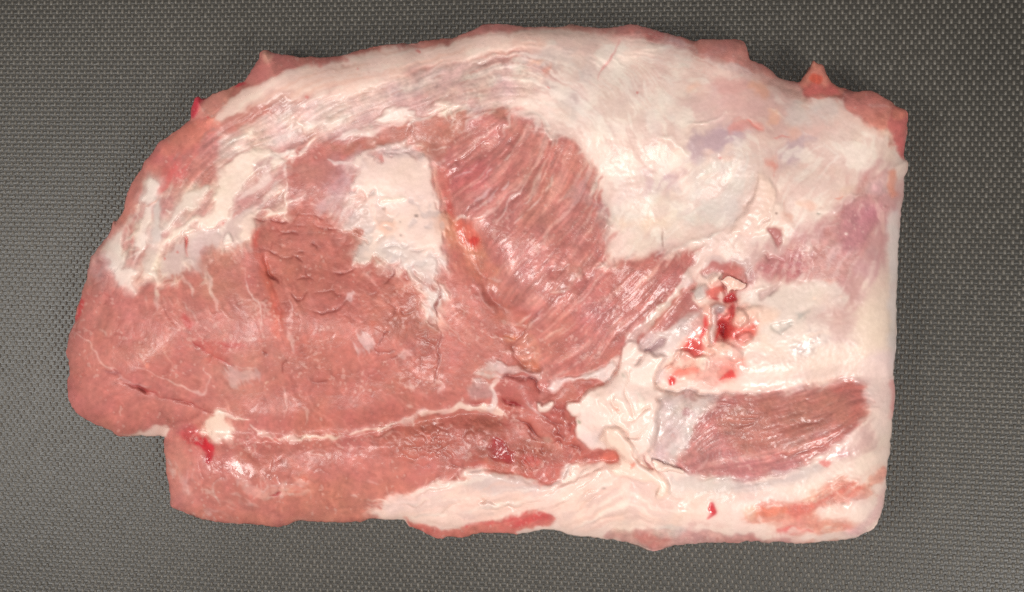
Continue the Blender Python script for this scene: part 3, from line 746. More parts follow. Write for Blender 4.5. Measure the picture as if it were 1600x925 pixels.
lay("d:320,380 380,380 395,410 340,412", (170, 50, 54), 0.8, 2.5, dz=-0.6, wet=1)
lay("d:300,640 330,520 350,470 400,450 440,480 435,560 400,640 378,710 372,810 320,835 295,770", (220, 192, 186), 0.95, 2.2, dz=2.4, dzs=4, wet=0.8, part=NODE)
lay("d:365,525 415,478 428,540 390,600 372,640", (164, 146, 150), 0.85, 3, dz=-1.5, wet=1)
lay("d:425,610 455,545 505,505 525,570 495,640 445,650", (238, 142, 132), 0.95, 2.5, dz=2, dzs=3, part=NODE)
lay("d:525,470 560,450 580,490 550,510 525,500", (238, 170, 158), 0.9, 2, dz=1.5, part=NODE)
lay("d:526,590 540,530 600,508 645,560 655,620 622,684 568,684 536,645", (248, 204, 186), 0.97, 2.2, dz=3.2, dzs=4, part=NODE)
lay("d:640,520 720,480 800,520 760,600 680,640", (250, 210, 190), 0.9, 5, dz=1.5, dzs=5)
lay("d:480,520 520,480 530,540 510,660 560,700 500,700 480,620", (196, 58, 58), 0.85, 3.5, dz=-1.5, wet=0.7, part=BLOOD)
lay("d:560,700 640,690 720,640 780,635 725,720 700,790 600,745", (236, 116, 102), 0.85, 5, wet=0.9)
lay("d:570,790 640,738 692,770 695,822 640,852 598,832", (244, 160, 146), 0.95, 3, dz=2.5, dzs=4, part=NODE)
lay("d:378,690 420,655 490,665 508,712 486,772 450,795 396,755", DBL, 0.97, 3, dz=-4, dzs=5, wet=1, part=BLOOD)
lay("d:500,690 560,720 560,790 480,800 440,800", (224, 84, 78), 0.75, 5, wet=0.9)
lay("d:380,560 440,600 440,660 385,680", (196, 60, 60), 0.6, 4)
for s, w in (("d:255,600 232,700 205,800 185,860 130,925", 3.0), ("d:400,680 380,800 340,850", 1.6), ("H:130,640 180,600 190,660", 3.5)):
    line(s, w, (220, 56, 56), 0.85, wob=1.5, soft=2, wet=0.9, dz=-0.6)
lay("H:140,650 178,585 235,605 228,680 165,672", (208, 66, 62), 0.75, 6, wet=0.6, part=BLOOD)
lay("H:75,700 130,640 180,652 190,692 150,722 100,724", (246, 200, 184), 0.95, 2.5, dz=2.2, dzs=3.5, part=NODE)
lay("H:188,672 250,660 282,682 262,722 232,732 202,702", (248, 212, 196), 0.95, 2, dz=2.2, dzs=3, part=NODE)
lay("H:270,620 340,598 425,640 402,684 320,684 282,652", (248, 196, 180), 0.95, 3, dz=2, dzs=4, part=NODE)
lay("H:120,730 180,720 210,740 150,770 100,770", (238, 130, 116), 0.8, 4)
lay("H:300,720 400,680 450,700 390,745 320,760", (242, 160, 142), 0.7, 6)
lay("H:325,775 360,742 380,738 388,765 352,776", (222, 64, 60), 0.9, 2, dz=-0.8, wet=1, part=BLOOD)
dot("H:95,790", 5.5, (220, 50, 52), 0.95, dz=1.0, wet=1, part=BLOOD)
line("H:30,790 70,720 110,670 170,595", 1.8, (158, 96, 90), 0.75, dz=-2.2, dzw=4)
line("H:240,735 265,690 275,685", 1.2, (200, 130, 120), 0.7, dz=-0.8)
lay("e:1015,220 1050,200 1100,200 1085,240 1040,255", (226, 54, 52), 0.9, 2, wet=1, part=BLOOD)
lay("e:1100,110 1200,80 1233,90 1160,130 1110,150", (246, 130, 112), 0.7, 5)
# muscle triangle and white strap between fan and pocket
lay("G:1090,400 1060,480 1090,530 1100,560 1020,600 960,640 870,690 840,700 900,620 980,540 1040,460 1120,360 1233,335 1233,380 1160,390", (190, 116, 111), 0.95, 3, fray=2, fib=0.8, wet=0.7)
line("G:1150,230 1110,290 1040,400 960,500 880,580 800,655 745,715", 6.5, (238, 210, 200), 0.95, dz=1.3, dzw=8, soft=1.6, taper=False, wob=2)
lay("G:780,740 830,700 860,680 940,650 1000,620 1080,590 1040,680 960,760 920,830 900,925 740,925 720,830 740,760", (226, 198, 192), 0.9, 4, fray=3)
lay("G:830,770 880,730 920,715 900,750 840,780 800,830", (186, 150, 152), 0.85, 2, dz=-0.8)
line("G:930,712 870,730 820,790 790,840", 1.4, (160, 120, 124), 0.8, dz=-1)
line("G:860,620 830,690 820,740", 3, (200, 160, 153), 0.6)

wisps("F:355,320 380,330 440,335 500,355 560,362 590,372 630,392 650,432 665,462 690,532 672,582 720,622", 46, 13, (246, 220, 206), 0.75, 1.6, 1, 40)
wisps("b:0,300 60,200 180,140 F:350,0 360,60 370,120 330,150 300,185", 34, 14, (236, 206, 198), 0.7, 1.6, 2, 40)
wisps("h:330,110 290,240 260,370 255,470 70,540 40,640 90,780 200,840 400,780 500,880 560,790 610,700 740,760 790,880 780,700 860,610 1000,560 1060,480", 80, 12, (248, 222, 208), 0.75, 1.6, 3, 35)
wisps("A:1233,560 1100,600 1000,640 B:0,560 150,560 300,600 480,540 640,510 760,440 880,480 1080,480", 70, 18, (246, 220, 206), 0.7, 1.7, 4, 25)
wisps("c:430,80 590,115 690,165 770,250 930,275 1000,400 1030,520 1090,640 1170,760 1190,925 G:640,280 630,360 750,318 900,285 1060,275", 80, 12, (246, 216, 204), 0.75, 1.7, 5, 30)
wisps("g:400,740 480,650 560,570 640,440 720,370 850,240 H:520,300 700,290 840,400 920,400", 50, 16, (234, 200, 192), 0.6, 1.8, 6, 25)
wisps("E:110,560 300,330 520,420 640,420 800,460 960,380 1060,500", 30, 14, (226, 178, 168), 0.5, 1.2, 7, 40)
# soft fibre tone in the plainer muscles
for s, k in (("P:110,470 300,440 420,460 440,640 300,660 150,640", 0), ("P:440,420 690,440 690,640 470,670", 1), ("P:700,380 840,500 850,590 700,640", 2)):
    lay(s, (184, 104, 93), 0.38, 20, gate=-LICM, thr=0.7)
    lay(s, (224, 152, 140), 0.38, 20, gate=LICX, thr=0.9)
    lay(s, (190, 112, 102), 0.35, 20, gate=N(26, 31 + k), thr=0.3)
# ---- muscles of the lower half
lay("P:250,690 300,668 330,662 345,690 440,682 500,677 560,674 620,662 680,648 740,642 775,640 905,650 960,705 972,715 930,735 880,757 800,748 730,736 700,756 620,786 590,812 "
    "500,825 430,832 370,830 310,815 262,800 250,740", (200, 122, 111), 1, 3.0, fray=1.5, part=STRIP, dz=-1.5, dzs=5, lump=0.35, wet=0.55)
lay("I:543,380 620,340 700,350 720,440 700,560 720,700 650,740 580,710 555,560", (214, 138, 124), 0.8, 8, fray=5)
lay("I:560,720 700,760 900,790 1060,810 J:40,735 200,720 420,715 500,680 300,670 0,690 I:900,740 700,700", (217, 136, 121), 0.8, 8, fray=3)
lay("J:0,600 100,500 200,520 400,530 640,560 560,600 400,640 200,660 0,680", (208, 130, 112), 0.6, 9, fray=4)
lay("J:480,310 600,240 700,207 800,200 900,205 1000,207 1060,240 1150,300 1233,340 K:110,280 200,320 300,370 350,400 410,430 440,470 430,520 440,560 420,600 350,610 250,595 150,570 60,545 "
    "J:1100,500 1000,485 900,470 820,430 700,440 560,420 480,380", (184, 106, 93), 0.95, 14, fray=2, part=DARK, lump=0.5)
lay("K:0,420 100,400 250,400 380,430 430,470 420,510 300,480 150,490 0,500", (164, 88, 74), 0.6, 7, iso=4)
lay("K:0,500 100,520 250,540 400,510 440,520 430,590 350,612 200,590 60,548 0,540", (196, 106, 94), 0.8, 4, iso=2)
lay("f:100,230 160,190 230,165 330,185 420,200 470,230 500,290 520,350 515,410 430,440 380,445 300,440 200,400 140,370 100,330", (187, 106, 97), 1, 2.5, part=LENS, dz=0.5, dzs=4, fib=0.7)
line("f:110,200 160,172 240,160 330,178 420,195 475,235 505,300 520,350", 2.0, (120, 48, 46), 0.8, dz=-2.6, dzw=4)
lay("f:85,380 130,355 200,420 300,480 420,520 520,570 640,620 700,700 740,800 640,790 540,760 400,690 250,570 160,500 110,460", (196, 112, 101), 1, 3, part=BEND, dz=0.8, dzs=4, fib=0.6)
line("f:150,370 210,420 280,455 330,480 400,505", 2.4, (150, 38, 44), 0.85, dz=-2.4, dzw=4)
line("f:280,580 380,640 460,690 560,760", 1.8, (122, 50, 46), 0.8, dz=-1.8, dzw=3.5)
line("f:380,440 430,480 520,530 560,570", 2.5, (216, 176, 170), 0.7, dz=0.5)
line("f:560,750 620,780", 6, (196, 160, 148), 0.7, soft=3)
line("f:100,480 150,520 200,550 240,600", 3, (240, 212, 196), 0.85, dz=0.8)
lay("f:540,520 600,500 660,410 760,400 790,470 860,540 870,640 880,740 920,800 940,840 K:560,440 640,425 690,450 698,480 640,507 580,492 500,518 450,515 430,450 380,380 f:640,640 560,580", (184, 100, 90), 1, 3, part=BEND, fib=0.5, lump=1.0)
for s, w in (("f:650,460 700,490 760,500", 1.6), ("f:560,560 650,600 720,620 800,622", 1.8), ("f:770,440 780,530 800,600 800,700", 2.0), ("f:660,700 720,740 760,790", 1.6),
             ("f:800,850 850,845 890,860 885,925", 1.6), ("f:620,800 700,800 740,880", 1.5), ("f:540,860 550,925", 1.6), ("f:700,640 720,690 700,740", 1.4), ("f:380,690 470,740 560,800", 1.4)):
    line(s, w, (132, 56, 52), 0.6, dz=-0.8, wob=1.5)
lay("K:560,490 600,480 660,430 690,450 698,478 640,507 590,498", (214, 118, 100), 0.85, 4)
dot("f:800,830 850,790 830,650", 4, (206, 106, 92), 0.7, dz=0.8)
lay("J:1015,335 1050,335 1075,370 1110,400 1080,432 1030,420 1010,400 1040,390", (166, 44, 50), 0.7, 6, fray=3, wet=0.8, dz=-0.6, part=BLOOD)
lay("J:1150,420 1233,410 1233,440 1160,450", (190, 66, 62), 0.6, 5)
line("J:1030,240 1080,260 1110,260", 2, (150, 70, 62), 0.5)
# seam of fat across the lower half
line("J:-120,300 0,305 60,322 150,303 240,316 330,300 420,285 480,292 520,262 600,226 680,200", 2.6, (246, 214, 196), 0.95, dz=0.9, wob=2.2, part=SEAM, taper=False, brk=1.0)
line("J:660,206 740,193 830,180 900,172 1000,176 1040,196 1070,215", 4.8, (247, 216, 199), 0.97, dz=1.2, wob=1.5, part=SEAM, taper=False)
line("J:1005,182 1025,120 1005,80 1025,45", 4.2, (240, 212, 202), 0.95, dz=1.0, part=SEAM, taper=False)
line("J:630,205 660,190 700,185", 4, (236, 202, 194), 0.8, wob=2, soft=2)
line("J:500,285 560,245 640,225", 5, (214, 170, 162), 0.6, wob=2, soft=3)
line("J:740,205 760,210", 1.6, (130, 90, 80), 0.7)
line("J:900,155 980,150", 2, (176, 80, 76), 0.6, dz=-0.8)
lay("J:900,80 960,40 1000,60 1010,120 960,130 910,120", (196, 152, 145), 0.8, 4, wet=1.0, lump=1.3)
for s, w in (("J:20,320 80,325", 4.0), ("J:100,180 130,220 120,260", 2.2), ("J:20,80 40,180 20,230", 2), ("J:590,95 650,90", 1.8), ("J:750,60 790,65 760,110", 2.6), ("J:590,160 625,165", 2.6), ("J:330,600 370,605", 3.0),
             ("J:430,530 470,535", 1.6), ("J:150,390 200,400", 1.6), ("J:700,330 715,390", 1.6), ("J:400,350 520,330 600,300", 1.0)):
    line(s, w, (234, 192, 182), 0.7, wob=2.5, soft=1.8, dz=0.4)
line("J:110,500 130,490", 1.4, (140, 50, 46), 0.7)
line("J:800,430 850,455 880,470", 1.4, (150, 70, 62), 0.7, dz=-1)
lay("J:70,540 110,500 130,500 100,590 60,590", (222, 120, 102), 0.6, 5)
# left block of the strip
lay("I:770,290 800,262 840,280 870,330 872,380 830,402 780,390 758,330", (247, 220, 203), 0.85, 4, fray=3, iso=3, halo=5, dz=0.6, dzs=6, part=SEAM)
line("I:775,270 810,262 880,286 950,294", 2.6, FATC, 0.95, dz=1.0, part=SEAM)
line("I:960,320 1020,345 1070,375", 3.6, (242, 206, 190), 0.9, dz=0.8, wob=2, part=SEAM)
lay("I:330,374 430,358 480,335 550,318 562,345 545,376 480,382 400,380", (247, 216, 200), 0.95, 1.8, part=SEAM, dz=-0.5)
lay("I:600,330 660,315 710,345 650,385 600,370", (194, 106, 104), 0.8, 4, wet=1)
lay("I:610,360 690,345 725,395 660,412", (206, 84, 84), 0.8, 4, wet=0.9)
lay("I:690,412 740,390 778,420 772,462 745,505 728,450", (206, 34, 48), 0.95, 3.5, fray=2, wet=1, part=BLOOD)
line("I:740,470 735,500", 2, (170, 20, 36), 0.8)
line("I:715,357 760,355", 2.4, FATC, 0.9, dz=0.8)
dot("I:645,335 700,390", 2.8, (220, 190, 183), 0.8, wet=1)
lay("I:560,380 700,420 1000,520 1233,560 1233,760 1000,800 600,720", (228, 176, 164), 0.55, 14, gate=LICC, thr=0.6, wet=0.9)
for s, w in (("I:800,560 795,640 820,700", 2.4), ("I:880,570 890,600", 4), ("I:940,560 935,620", 2.4), ("I:1000,560 1010,640 1100,600", 2.4), ("I:870,640 920,660", 4), ("I:650,620 660,650", 2), ("I:1080,600 1150,575", 2.6), ("I:740,720 780,745", 4), ("I:550,480 560,530", 3)):
    line(s, w, (230, 194, 187), 0.6, wob=2.5, soft=2, wet=1)
line("I:1050,668 1080,665 1110,650", 1.6, (150, 40, 44), 0.8, dz=-1)
line("I:920,420 980,470 1010,490", 3, (176, 96, 86), 0.5, dz=-1.2, dzw=7)
line("I:760,240 640,300 545,330", 3, (160, 80, 76), 0.35, dz=-1.6, dzw=6)

wisps("J:430,690 500,620 600,605 740,550 880,540 920,520", 50, 16, (248, 222, 208), 0.75, 1.7, 8, 20)
wisps("J:0,310 150,305 330,300 480,290 600,226 680,200", 40, 8, (240, 208, 194), 0.7, 1.4, 9, 50)
wisps("I:560,520 700,600 900,560 1100,600 1233,620 1000,700 750,720", 46, 12, (232, 190, 182), 0.5, 1.8, 10, 25)
# ---- oval muscle, lower right
lay("L:310,118 400,105 480,108 560,98 700,85 830,70 900,45 970,38 1030,50 1030,100 1055,150 1040,210 1000,260 960,310 880,350 780,420 720,460 640,490 560,510 480,530 400,520 "
    "300,510 220,505 150,480 110,440 130,380 180,310 200,250 240,200 300,160", (194, 129, 121), 1, 6, fray=3, part=OVAL, dz=-0.8, dzs=9, fib=0.55, wet=0.75)
lay("L:200,250 260,190 320,150 480,112 520,140 340,210 330,310 260,290", (190, 112, 108), 0.7, 9, fray=3)
lay("L:340,200 700,120 940,100 1000,130 940,260 800,340 560,370 400,380 340,320", (183, 116, 102), 0.7, 12, fray=4)
lay("L:900,50 1020,50 1030,110 1050,160 1010,240 900,330 700,400 560,410 520,395 700,370 860,300 960,200 970,120 880,90", (200, 116, 104), 0.7, 9, fray=4)
lay("L:120,420 300,380 500,430 700,430 600,500 400,520 200,500", (190, 122, 120), 0.7, 9, fray=4)
OV = "L:320,130 560,105 900,60 1010,60 1030,150 960,290 780,410 560,500 300,490 250,300"
lay(OV, (226, 172, 160), 0.5, 8, gate=LICX, thr=0.8)
lay(OV, (172, 102, 95), 0.25, 8, gate=-LICM, thr=0.8)
for s in ("L:340,270 480,240 620,225 760,190", "L:360,360 420,300 560,270 760,240 900,200", "L:510,400 640,395 780,370 900,310", "L:560,180 720,150 860,130", "L:420,330 600,300"):
    line(s, 1.7, (166, 94, 88), 0.42, dz=-0.4, dzw=3, wob=1.5)
line("L:270,390 250,440 200,490", 1.6, (218, 176, 169), 0.6)
line("L:235,290 265,290", 1.8, (214, 176, 169), 0.6)
lay("L:15,140 60,100 180,100 320,112 300,160 240,200 190,260 180,310 130,370 100,440 60,445 0,430 -10,320 10,250", (208, 180, 172), 0.95, 7, fray=4, part=GSKN, dz=-0.9, dzs=7, wet=0.7, fib=0.7)
lay("L:20,140 180,100 300,120 200,250 130,370 0,430 0,300", (222, 200, 194), 0.6, 5, gate=LICM + 0.5 * N(8, 30), thr=0.4)
lay("L:190,225 205,240 180,300 130,370 90,400 60,380 130,320 160,260", (228, 208, 200), 0.8, 4, fray=3)
lay("L:140,190 165,195 155,225 135,215", (176, 120, 120), 0.8, 2)
line("L:180,190 188,215", 1.5, (172, 112, 112), 0.8)
line("L:20,130 60,104 200,104 320,108 440,108 560,97", 1.8, (140, 100, 94), 0.6, dz=-1.6, dzw=4)
lay("L:60,500 200,510 400,525 500,535 560,515 720,465 840,420 760,510 640,560 500,580 300,580 100,570", (206, 184, 178), 0.8, 7, fray=4)
lay("L:830,400 950,330 1040,230 1062,250 1065,340 1000,410 900,432", (212, 172, 165), 0.8, 9, fray=4, wet=0.9, lump=0.6)
lay("L:870,390 930,380 950,410 890,425", (196, 134, 142), 0.7, 4)
lay("L:1010,100 1060,90 1060,180 1020,140", (232, 206, 199), 0.7, 4, wet=0.9)
lay("L:900,30 980,20 1040,40 1030,80 960,45", (214, 176, 169), 0.7, 4)
lay("L:800,435 830,428 852,440 840,455 808,455", (226, 120, 110), 0.85, 2.5)
# ---- lower right corner meat and bottom edge
lay("L:460,690 520,660 620,640 700,620 780,590 860,560 920,520 970,525 1040,555 1058,590 1020,620 940,632 880,652 800,664 765,700 820,712 900,718 990,742 960,775 850,775 740,770 "
    "640,760 540,740 460,720", (222, 148, 130), 0.85, 7, fray=4, halo=5, part=BOTR, dz=-0.4)
lay("L:480,680 540,650 640,650 660,670 600,690 520,700", (226, 126, 100), 0.8, 4)
lay("L:660,640 720,620 780,630 770,680 700,700 650,680", (212, 110, 98), 0.8, 5, iso=2)
lay("L:780,600 860,565 960,530 1000,560 900,590 820,630", (212, 116, 102), 0.75, 5, fray=3)
lay("L:600,765 680,760 760,770 700,785 620,780", (228, 110, 106), 0.8, 4)
lay("L:430,650 500,660 480,720 440,710", (244, 188, 160), 0.7, 5)
lay("L:1030,510 1060,480 1130,455 1125,520 1060,530", (234, 168, 150), 0.85, 4, fray=2, part=BOTR)
lay("L:1125,560 1115,640 1090,705 1050,760 990,790 900,790 990,745 1060,680 1085,600", (228, 184, 178), 0.85, 5, part=BOTR)
lay("L:800,670 900,650 1000,630 1060,600 1070,640 1000,700 900,710 820,705", (246, 218, 204), 0.8, 4, fray=2)
lay("L:700,790 850,785 960,780 1000,785 960,805 800,826 720,815", (246, 216, 206), 0.7, 4)
lay("K:640,850 700,820 780,840 900,830 1000,815 1100,805 L:150,735 200,762 300,772 450,785 530,800 700,832 500,835 300,840 100,850 20,875 K:800,910 720,885", (208, 154, 148), 0.9, 4, fray=3, part=BOTM)
lay("K:770,850 850,848 950,866 920,905 840,905 790,880", (202, 124, 117), 0.8, 4, fray=2)
lay("L:350,790 500,800 520,818 380,824", (206, 132, 128), 0.7, 4)
lay("L:0,780 60,740 140,745 160,770 60,800", (214, 196, 189), 0.7, 5)
lay("J:590,710 640,730 720,745 800,758 880,740 950,718 1050,695 1150,680 1233,664 K:60,762 150,744 230,730 330,735 390,758 402,780 340,812 200,830 200,860 0,860 J:880,810 770,815 680,785 600,745", (222, 132, 120), 1, 2.5, fray=2, part=BOTM)
lay("J:860,745 940,725 1050,700 1150,685 1233,668 K:150,752 230,738 330,742 380,765 330,800 240,795 150,790 60,800 J:1050,735 950,735", (212, 86, 84), 0.8, 5, fray=3)
lay("J:600,730 680,750 760,775 700,780 640,755", (214, 108, 98), 0.7, 5)
dot("J:880,742", 3.5, (222, 70, 76), 0.8)
# folded fat along the lower edge
lay("J:430,692 490,665 500,615 600,605 660,580 740,550 800,535 880,540 920,520 870,480 960,480 1050,500 1150,515 1233,540 K:60,552 150,582 260,602 350,616 425,602 445,560 470,518 520,512 600,502 640,508 "
    "700,560 800,592 880,600 940,670 1000,690 1000,780 900,800 700,790 560,830 440,810 395,760 330,733 230,727 150,742 60,762 J:1233,658 1150,678 1050,693 950,713 880,733 800,752 720,742 650,722 590,704 520,710",
    FATP, 1, 2.0, fray=2.2, part=BFAT, dz=0.9, dzs=8, halo=3, lump=0.4, fib=0.3, wet=0.5)
lay("J:500,620 660,580 800,540 880,545 900,600 800,650 650,670 520,690", (238, 204, 196), 0.8, 7, gate=LICM, thr=-0.2)
lay("J:880,560 950,510 1050,520 1130,560 1050,592 980,565", (218, 192, 185), 0.75, 5, fray=3)
lay("J:990,488 1100,505 1233,545 1233,575 1100,560 1020,520", (212, 178, 171), 0.75, 4, fray=2)
lay("K:0,560 80,575 200,605 300,620 250,640 100,640 0,620", (218, 192, 186), 0.7, 5, fray=3)
CR = (206, 168, 152)
for s in ("K:295,655 350,640 420,608 470,560 495,520", "K:380,722 450,690 530,640 590,590 632,540", "K:520,682 570,640 640,600 690,590", "K:0,690 60,682 130,692 250,690 345,672",
          "J:880,705 930,650 975,625 945,605 890,620", "J:640,695 700,702 780,682 850,625 892,590 880,550", "K:60,720 200,715 300,700", "J:1010,620 1080,650 1160,660",
          "J:560,650 660,640 760,600", "K:560,800 660,760 780,740", "K:490,740 620,650"):
    line(s, 1.3, CR, 0.6, dz=-0.9, dzw=3, wob=1.5)
for s in ("K:420,640 520,560 600,520", "K:430,590 460,540", "J:900,680 960,640 1050,640 1150,650", "K:400,700 500,660 600,580"):
    line(s, 3, FATC, 0.6, dz=1.2, dzw=4, wob=2)
lay("K:440,520 480,515 460,560 420,600 380,620 330,640 300,640 400,590", (226, 204, 196), 0.8, 3)
lay("K:1000,580 1100,600 1233,580 1233,640 1100,660 960,640 940,610", (226, 206, 196), 0.7, 7, fray=4)
lay("K:640,780 800,740 1000,740 1100,760 900,800 700,810", (240, 208, 192), 0.6, 8, fray=4)
lay("L:262,716 282,690 270,662 300,648 312,680 292,702", (208, 40, 52), 0.9, 1.8, dz=-1, wet=0.9, part=BLOOD)
dot("K:628,622", 1.2, (90, 70, 60), 0.8)
wisps("L:310,118 560,98 830,70 970,38 1055,150 960,310 720,460 480,530 220,505 130,400 240,200", 70, 13, (226, 190, 182), 0.6, 1.6, 11, 20)
wisps("L:460,690 620,640 780,590 920,520 1040,555 940,632 800,664 900,718 740,770 540,740", 50, 14, (248, 214, 200), 0.65, 1.8, 12, 20)
BF = "J:430,692 600,600 800,535 1000,500 K:60,555 350,612 470,520 620,505 880,600 1000,690 900,800 560,830 390,760 60,762 J:1050,693 800,752 590,704"
lay(BF, (232, 190, 176), 0.55, 10, gate=-LICX, thr=0.35)
lay(BF, (214, 184, 176), 0.45, 10, gate=N(9, 36) - 0.7 * LICM, thr=0.5)
lay(BF, (253, 236, 222), 0.5, 10, gate=LICX, thr=0.7)
RB = "L:0,540 300,580 640,560 840,420 1060,350 1120,460 1000,640 800,670 480,660 300,720 0,740"
lay(RB, (236, 198, 184), 0.5, 12, gate=-LICX + 0.5 * N(14, 37), thr=0.5)
lay("L:0,700 300,740 600,780 900,790 700,830 300,830 0,850", (224, 168, 158), 0.45, 8, gate=LICM, thr=0.2)
BD = "A:780,400 900,300 1100,190 B:0,300 260,240 500,175 800,135 1233,90 1233,180 850,222 600,300 430,385 150,415 A:1050,325"
lay(BD, (238, 188, 170), 0.5, 10, gate=-LICX, thr=0.5)
lay(BD, (252, 230, 214), 0.5, 10, gate=LICX, thr=0.6)
# ---- centre flap of fat, its strip and shreds
lay("f:560,400 650,310 730,260 830,240 920,200 1040,200 1115,230 1105,270 1030,295 930,345 925,405 880,415 800,408 700,398 640,412", (192, 112, 101), 1, 2, part=WEDGE, dz=0.8)
lay("f:960,210 1040,200 1100,225 1040,270 960,300 900,330 880,300", (178, 88, 82), 0.6, 5)
lay("f:575,265 640,210 740,180 850,190 950,160 1080,100 1200,40 1260,80 1150,190 1060,218 920,202 830,236 740,252 690,292 630,302 590,285", (240, 208, 202), 0.95, 1.8, fray=1, dz=1.4, dzs=3, part=BFAT)
lay("f:900,180 1000,130 1100,110 1080,180 1000,195", (206, 180, 173), 0.7, 4)
lay("f:500,440 530,428 560,460 640,398 658,440 612,502 530,522 510,490", (246, 218, 204), 0.97, 1.6, dz=2.2, dzs=2.5, part=SEAM)
lay("e:190,345 300,285 370,265 460,180 510,140 540,40 560,-60 600,-150 650,-190 700,-150 760,-60 860,-25 980,0 930,130 880,240 900,300 980,320 940,350 885,385 905,430 912,500 905,600 890,720 840,850 800,940 740,950 700,1000 540,920 430,840 390,866 "
    "340,856 210,842 150,782 130,700 124,580 152,542 100,547 60,502 48,430 100,412 188,408", (251, 221, 209), 1, 1.8, iso=0.7, part=FLAP, dz=2.8, dzs=3.5, lump=0.35, fib=0.2, wet=0.5)
lay("e:230,150 330,100 450,40 560,-20 545,60 475,170 380,205 280,200 200,190", (224, 198, 191), 0.85, 4, fray=3)
lay("e:260,690 340,680 390,760 300,830 230,780", (232, 206, 199), 0.8, 7)
lay("e:140,760 210,700 260,800 340,850 210,840", (240, 206, 199), 0.6, 7)
lay("e:880,560 912,520 905,640 870,760 830,840 820,780 860,680", (226, 210, 203), 0.8, 3)
lay("e:520,440 560,520 570,580 530,570 500,500", (246, 190, 168), 0.7, 4)
dot("e:525,515", 2, (200, 120, 100), 0.6)
dot("e:165,605", 1.8, (140, 140, 115), 0.8)
dot("e:570,165", 3, (200, 186, 172), 0.7)
for s in ("e:440,500 465,600 530,670 600,715 640,790 700,845 770,930", "e:595,640 650,585 662,500 640,420 615,330 610,200 640,90", "e:625,770 700,742 765,712 800,640", "e:500,330 480,420 500,520",
          "e:560,-20 530,90 500,150", "e:920,140 890,220 860,290", "e:1000,20 1010,90 990,130", "e:690,560 760,500 840,440"):
    line(s, 1.2, (214, 172, 154), 0.6, dz=-1.1, dzw=2.6, wob=1.0)
for s in ("e:505,340 560,400 590,490 605,570", "e:470,560 520,630 580,660", "e:700,300 740,420 720,520", "e:650,830 730,900", "e:330,330 400,480 420,600"):
    line(s, 3, (252, 236, 222), 0.6, dz=0.7, dzw=5.5, wob=1.5)  # raised folds also painted paler, as highlight lines in the colour
line("e:700,70 740,30 760,0", 2.5, (190, 160, 153), 0.7, dz=-1)
lay("K:600,370 650,335 720,365 762,430 805,480 855,520 905,570 937,610 946,650 922,672 890,662 885,602 840,592 780,592 720,572 660,530 640,505 690,500 700,470 680,450 640,420", (247, 212, 194), 0.97, 1.5, iso=0.6, part=TAIL, dz=1.8, dzs=4.5, fib=0.4)
dot("K:770,505", 4, (238, 132, 112), 0.8, dz=-0.8)
line("K:700,380 760,450 830,530 890,600", 2.5, FATC, 0.7, dz=0.8, dzw=4)
line("K:755,440 800,490 860,530", 1.4, (190, 130, 112), 0.7, dz=-1.2)
line("K:820,470 870,540", 2.0, (150, 80, 76), 0.6, dz=-1.5)
line("K:890,610 885,650 900,670", 1.3, CR, 0.7, dz=-0.8)
# ---- left muscle: seams, cracks, strands
lay("E:740,170 920,180 930,300 1000,450 900,500 780,440 720,300", (190, 122, 108), 0.7, 12, iso=3)
lay("E:700,650 900,600 1100,650 1100,800 900,850 750,800", (196, 128, 116), 0.55, 22, iso=6)
lay("E:120,400 200,250 330,380 420,520 300,560 150,520", (207, 128, 116), 0.55, 24, iso=6)
lay("F:250,640 450,560 520,680 450,860 250,850", (204, 124, 110), 0.5, 20, iso=6)
lay("I:100,80 260,80 400,180 520,260 320,350 150,270", (204, 122, 112), 0.5, 18, iso=5)
line("G:-40,320 0,350 60,440 100,520 200,560 285,575", 3, (176, 100, 88), 0.4, dz=-1.4, dzw=7, soft=3, taper=True)
line("G:285,580 235,672 196,722 200,775 240,836 318,878", 1.6, (150, 76, 66), 0.55, dz=-1.6, dzw=4)
line("E:95,560 130,550 180,600 240,690 320,750", 1.5, (232, 182, 172), 0.85, wob=1.5, dz=-0.4)
line("I:300,60 400,130 440,150 500,170 560,190 640,210 720,235 775,262", 1.8, (150, 62, 58), 0.85, dz=-1.8, dzw=4, wob=1)
line("I:390,128 450,150 505,172", 3.2, (158, 58, 56), 0.85, dz=-1.6)
line("I:320,75 400,120 480,140", 2.0, (228, 180, 174), 0.7, dz=0.6)
line("I:230,55 300,75 340,70", 2.0, (150, 84, 82), 0.6, dz=-0.8)
line("I:370,30 440,50 500,80 560,100 640,130 700,165 740,160 755,90 752,30", 1.2, (236, 192, 182), 0.75, wob=2)
line("E:470,560 520,610 570,680 610,750", 1.0, (228, 166, 150), 0.6, wob=2)
line("I:540,230 600,220 660,200", 1.0, (222, 150, 140), 0.6)
lay("E:690,590 800,585 930,600 850,640 820,700 760,690 720,640", (206, 98, 93), 0.5, 9, fray=3)
line("E:665,578 720,625 790,660 865,708", 1.3, (176, 66, 64), 0.75, dz=-0.7, dzw=3)
line("E:735,598 790,645 750,695", 1.2, (190, 72, 68), 0.6, dz=-0.4)
line("E:790,600 860,610 930,600", 2.5, (200, 84, 80), 0.6, soft=2)
lay("E:820,715 900,738 1000,735 1015,780 920,782 880,812 850,772", (218, 176, 169), 0.7, 4, fray=5, wet=0.9)
